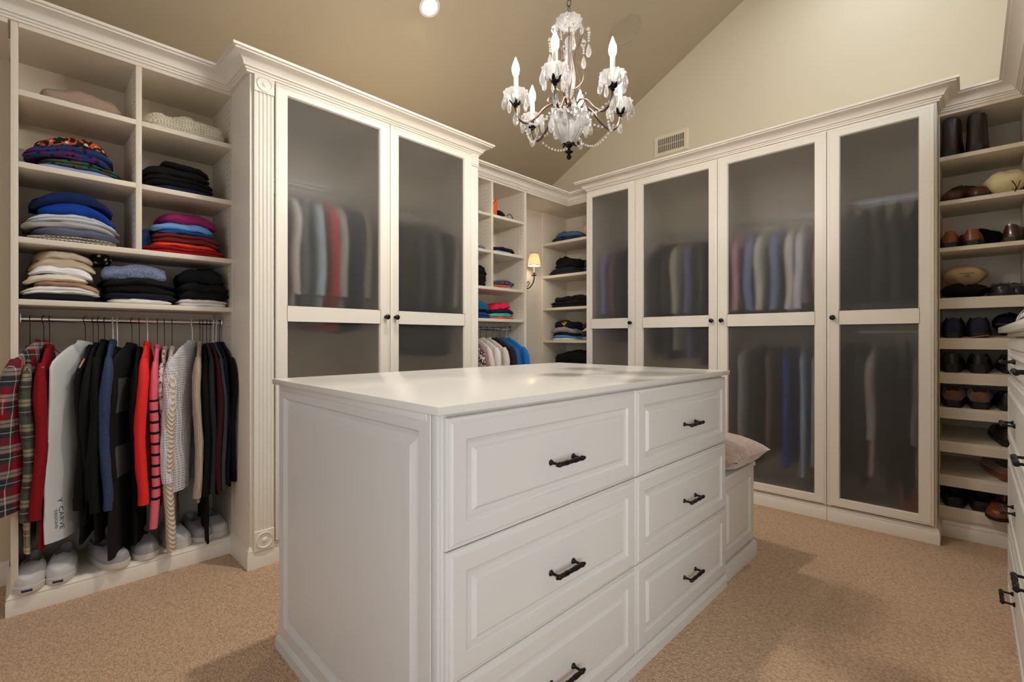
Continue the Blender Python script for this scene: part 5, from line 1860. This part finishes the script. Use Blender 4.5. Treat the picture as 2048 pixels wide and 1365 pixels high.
shoe('tan pointed shoe poking out beside the mules, lowest rack shelf', (0.135, 3.76, shp(0.160, 3.76)), 172, lt, rubk, L=0.25, collar=0.04, heel=0.0, group=SG, name='flat_shoe', pitch=-PT)


# soft bags and cloth on the shoe shelves
def bag(label, m, loc, size, seed, name='dust_bag', rz=0, lump=0.02, group=None, cat='bag', strings=True):
    t = thing(name, label, cat, loc, radians(rz), group)
    w_, d_, h_ = size
    rows = []
    N = 30
    for q in [0, 0.03, 0.12, 0.25, 0.4, 0.55, 0.7, 0.83, 0.93, 0.985, 1.0]:
        prof = (sin(pi * min(0.5, (q + 0.12) * 0.75)) if q < 0.55 else sqrt(max(0, 1 - ((q - 0.55) / 0.45) ** 2.4)))
        prof = max(prof, 0.03)
        if q == 0:
            prof *= 0.85
        r = []
        for i in range(N):
            ex, ey = superell(2 * pi * i / N, 2.6)
            f = 1 + 0.16 * noise.noise(Vector((ex * 1.5 + seed, ey * 1.5, q * 2.5)))
            z_ = q * h_ + (lump * noise.noise(Vector((ex * 1.4, ey * 1.4 + seed, q))) if q > 0.1 else 0)
            r.append((ex * w_ / 2 * prof * f, ey * d_ / 2 * prof * f, max(z_, 0)))
        rows.append(r)
    b = MB()
    b.grid(rows)
    body_ = b.build('bag_body', m, t, angle=80)
    return t, body_


bag('olive grey soft bag crumpled behind the brown loafers', mat('olive_cloth', (88, 82, 60), 0.9), (-0.03, 3.93, 1.868), (0.17, 0.07, 0.14), 3, group=SG)
t, cb = bag('cream dust bag at the right end of the second shoe shelf', F('dust_cream', (226, 214, 170)), (0.135, 3.715, 1.868), (0.17, 0.24, 0.13), 5, group=SG)
MB().tube(smooth_path([(0.02, -0.122, 0.055), (0.035, -0.128, 0.02), (0.03, -0.132, -0.005), (0.042, -0.136, 0.02), (0.05, -0.122, 0.05)]), 0.002, 6).build('drawstring', F('black_cord', (30, 28, 26)), t)
shoe('black shoe resting against the cream dust bag on the second shelf', (0.172, 3.66, 1.890), 20, lbk, rubk, L=0.2, W=0.07, collar=0.05, group=SG, name='dress_shoe')
bag('black cloth bag slumped behind the tan shoes', black2, (0.035, 3.91, 1.607), (0.21, 0.11, 0.125), 8, group=SG)
t, kb = bag('black cloth bag lying under the cream bag with printed text', black, (-0.025, 3.75, 1.323), (0.20, 0.27, 0.085), 11, group=SG)
t, pb = bag('cream dust bag with small printed lines on top of a black bag', F('dust_sand', (196, 172, 134)), (-0.022, 3.76, 1.396), (0.185, 0.23, 0.115), 14, group=SG)
b = MB()
for k, (wd, zz) in enumerate(((0.060, 0.060), (0.026, 0.050), (0.022, 0.042))):
    n = 10
    for i in range(n):
        if k and i % 4 == 3:
            continue
        a0 = -wd / 2 + wd * i / n
        b.add([(a0, 0, zz), (a0 + wd / n * 0.7, 0, zz), (a0 + wd / n * 0.7, 0, zz + 0.003), (a0, 0, zz + 0.003)], [(0, 1, 2, 3)])
q = b.build('printed_lines', mat('print_ink', (50, 44, 38), 0.8), None, recalc=False)
q.matrix_world = Matrix.Translation((-0.015, 3.60, 1.40))
bpy.context.view_layer.update()
project(q, pb, (0, 1, 0))
mw = q.matrix_world.copy()
q.parent = pb
bpy.context.view_layer.update()
q.matrix_world = mw
bag('dark jacket bundled at the right of the navy sneakers', black2, (0.145, 3.76, 1.118), (0.12, 0.22, 0.11), 21, name='folded_jacket', cat='clothes', group=SG)
MB().tube(smooth_path([(-0.03, 3.588, 1.1035), (0.0, 3.580, 1.105), (0.03, 3.586, 1.110), (0.07, 3.590, 1.116)]), 0.0022, 6).build('orange_cord', mat('orange_cord', (190, 110, 62), 0.6))
tag(bpy.data.objects['orange_cord'], 'thin orange-tan cord lying on the lip below the navy sneakers', 'cord')
bag('beige canvas bag standing on the top corner shelf', F('beige_canvas', (196, 170, 152)), (-2.53, 3.70, 2.033), (0.16, 0.2, 0.17), 30, name='cloth_bag', lump=0.035)

# white sneakers on the floor board at far left
FB = 0.083
fl_shoes = [(-2.975, 0.046, -96, canvas, 'white canvas sneaker at the far left of the floor board, toe outwards'),
            (-2.985, 0.150, -99, canvas, 'white canvas sneaker second from the left on the floor board'),
            (-2.965, 0.238, -74, greyc, 'greyish white slip-on below the black sweaters, toe pointing right'),
            (-2.99, 0.40, -88, greyc, 'dull white shoe below the grey-block knit'),
            (-3.01, 0.52, -84, canvas, 'pale shoe below the pink striped sleeve'),
            (-3.02, 0.625, -86, greyc, 'pale shoe below the white gauze shirt'),
            (-3.03, 0.71, -90, canvas, 'pale shoe at the right end of the floor board')]
for i, (x, y, rz, m_, lb) in enumerate(fl_shoes):
    sh_ = shoe(lb, (x, y, FB), rz, m_, rubw, L=0.27, W=0.094, collar=0.058, toe=0.042, rim=0.5, laces=mat('lace_white2', (196, 192, 188), 0.8) if i < 2 else None, heel=0.0, sole_t=0.022, group='pale shoes on the floor board at far left', name='sneaker')
    if i < 2:
        MB().box((-0.016, 0.2725, 0.006), (0.016, 0.2755, 0.015)).build('toe_label', mat('navy_print', (44, 50, 78), 0.7), sh_)

# ------------------------------------------------------------------ odds and ends on the shelves beside the lamp
b = MB()
rows = []
for k in range(9):
    q = k / 8
    wv = 0.05 * (1 - q) ** 0.8 + 0.004
    cx = 0.03 * q * q
    rows.append([(-0.012, -wv + cx, q * 0.15), (0.012, -wv + cx, q * 0.15), (0.012, wv + cx - 0.02 * (1 - q), q * 0.15), (-0.012, wv + cx - 0.02 * (1 - q), q * 0.15)])
b.grid(rows)
o = b.build('sun_visor', mat('orange_plastic', (232, 96, 30), 0.35), None, bevel=0.003)
o.location = (-2.80, 2.68, 2.091)
o.rotation_euler = (0, 0.05, 0.1)
tag(o, 'orange curved visor standing on the top shelf beside the wall lamp', 'visor')


def cap_hat(label, loc, rz, crown_m, peak_m, s=1.0, name='baseball_cap', panels=None):
    t = thing(name, label, 'hat', loc, radians(rz))
    rows = []
    N = 36
    for k in range(10):
        a = k / 9 * pi / 2
        r, z_ = cos(a) * 0.082 + 0.0005, sin(a) * 0.085 * (1.0)
        rows.append([(r * 1.12 * cos(2 * pi * i / N) * s, r * sin(2 * pi * i / N) * s, (0.012 + z_) * s) for i in range(N)])
    rows.insert(0, [(p[0], p[1], 0.0) for p in rows[0]])
    b = MB()
    b.grid(rows)
    c = b.build('crown', crown_m, t, angle=60)
    b = MB()
    rw = []
    for j in range(9):
        a = (j / 8 - 0.5) * pi * 0.85
        rw.append([(0.088 * cos(a) * s, 0.078 * sin(a) * s, 0.010 * s), ((0.092 + 0.065 * cos(a) ** 0.5) * cos(a * 0.75) * s, 0.085 * sin(a) * s, (0.004 + 0.008 * cos(a)) * s),
                   ((0.092 + 0.065 * cos(a) ** 0.5) * cos(a * 0.75) * s, 0.085 * sin(a) * s, (0.001 + 0.008 * cos(a)) * s), (0.088 * cos(a) * s, 0.078 * sin(a) * s, 0.006 * s)])
    b.grid(rw)
    b.build('peak', peak_m, t, angle=60)
    MB().lathe([(0.007 * s, 0.095 * s), (0.006 * s, 0.099 * s), (0.001, 0.101 * s)], 10).build('top_button', peak_m, t)
    if panels:
        b = MB()
        for k in range(6):
            a = k * pi / 3
            b.tube([((cos(q * pi / 18) * 0.0825 + 0.0005) * 1.12 * cos(a) * s, (cos(q * pi / 18) * 0.0825 + 0.0005) * sin(a) * s, (0.0125 + sin(q * pi / 18) * 0.085) * s) for q in range(9)], 0.0012, 5)
        b.build('seams', panels, t)
    return t


cap_hat('black cap with a white front on the top shelf beside the wall lamp', (-2.86, 2.775, 2.091), 20, black2, F('white_twill', (214, 214, 214)), 0.85)
MB().tube(smooth_path([(-2.80, 2.835, 2.094), (-2.80, 2.842, 2.13), (-2.80, 2.868, 2.146), (-2.80, 2.90, 2.13), (-2.80, 2.905, 2.094)]), 0.0035, 8).build('headband', rubk)
tag(bpy.data.objects['headband'], 'thin black arched headband on the top shelf beside the wall lamp', 'headband')
MB().tube(smooth_path([(-2.80, 2.91, 2.0945), (-2.79, 2.93, 2.097), (-2.80, 2.95, 2.094), (-2.79, 2.972, 2.096)]), 0.003, 6).lathe([(0.001, -0.008), (0.006, -0.005), (0.006, 0.005), (0.001, 0.008)], 8, (-2.79, 2.965, 2.099)).build('sunglasses', rubk)
tag(bpy.data.objects['sunglasses'], 'folded black glasses at the right end of the top shelf beside the wall lamp', 'glasses')
t = thing('shallow_tray', 'shallow taupe tray on the upper left shelf next to the pilaster', 'tray', (-2.90, 2.44, 2.091))
b = MB()
b.box((-0.12, -0.13, 0), (0.12, 0.13, 0.004))
b.box((-0.12, -0.13, 0.004), (-0.115, 0.13, 0.024)).box((0.115, -0.13, 0.004), (0.12, 0.13, 0.024)).box((-0.115, -0.13, 0.004), (0.115, -0.125, 0.024)).box((-0.115, 0.125, 0.004), (0.115, 0.13, 0.024))
b.build('tray_body', mat('taupe_tray', (160, 140, 120), 0.5), t)

# cap on the chest of drawers
cap_hat('grey, white and blue trucker cap lying on the chest of drawers', (0.215, 2.76, 1.147), 200, F('cap_mesh', (196, 198, 200), 'print', (74, 84, 110), (224, 226, 230)), F('cap_navy', (34, 42, 66)), 0.95, panels=mat('cap_seam', (150, 150, 152), 0.7))
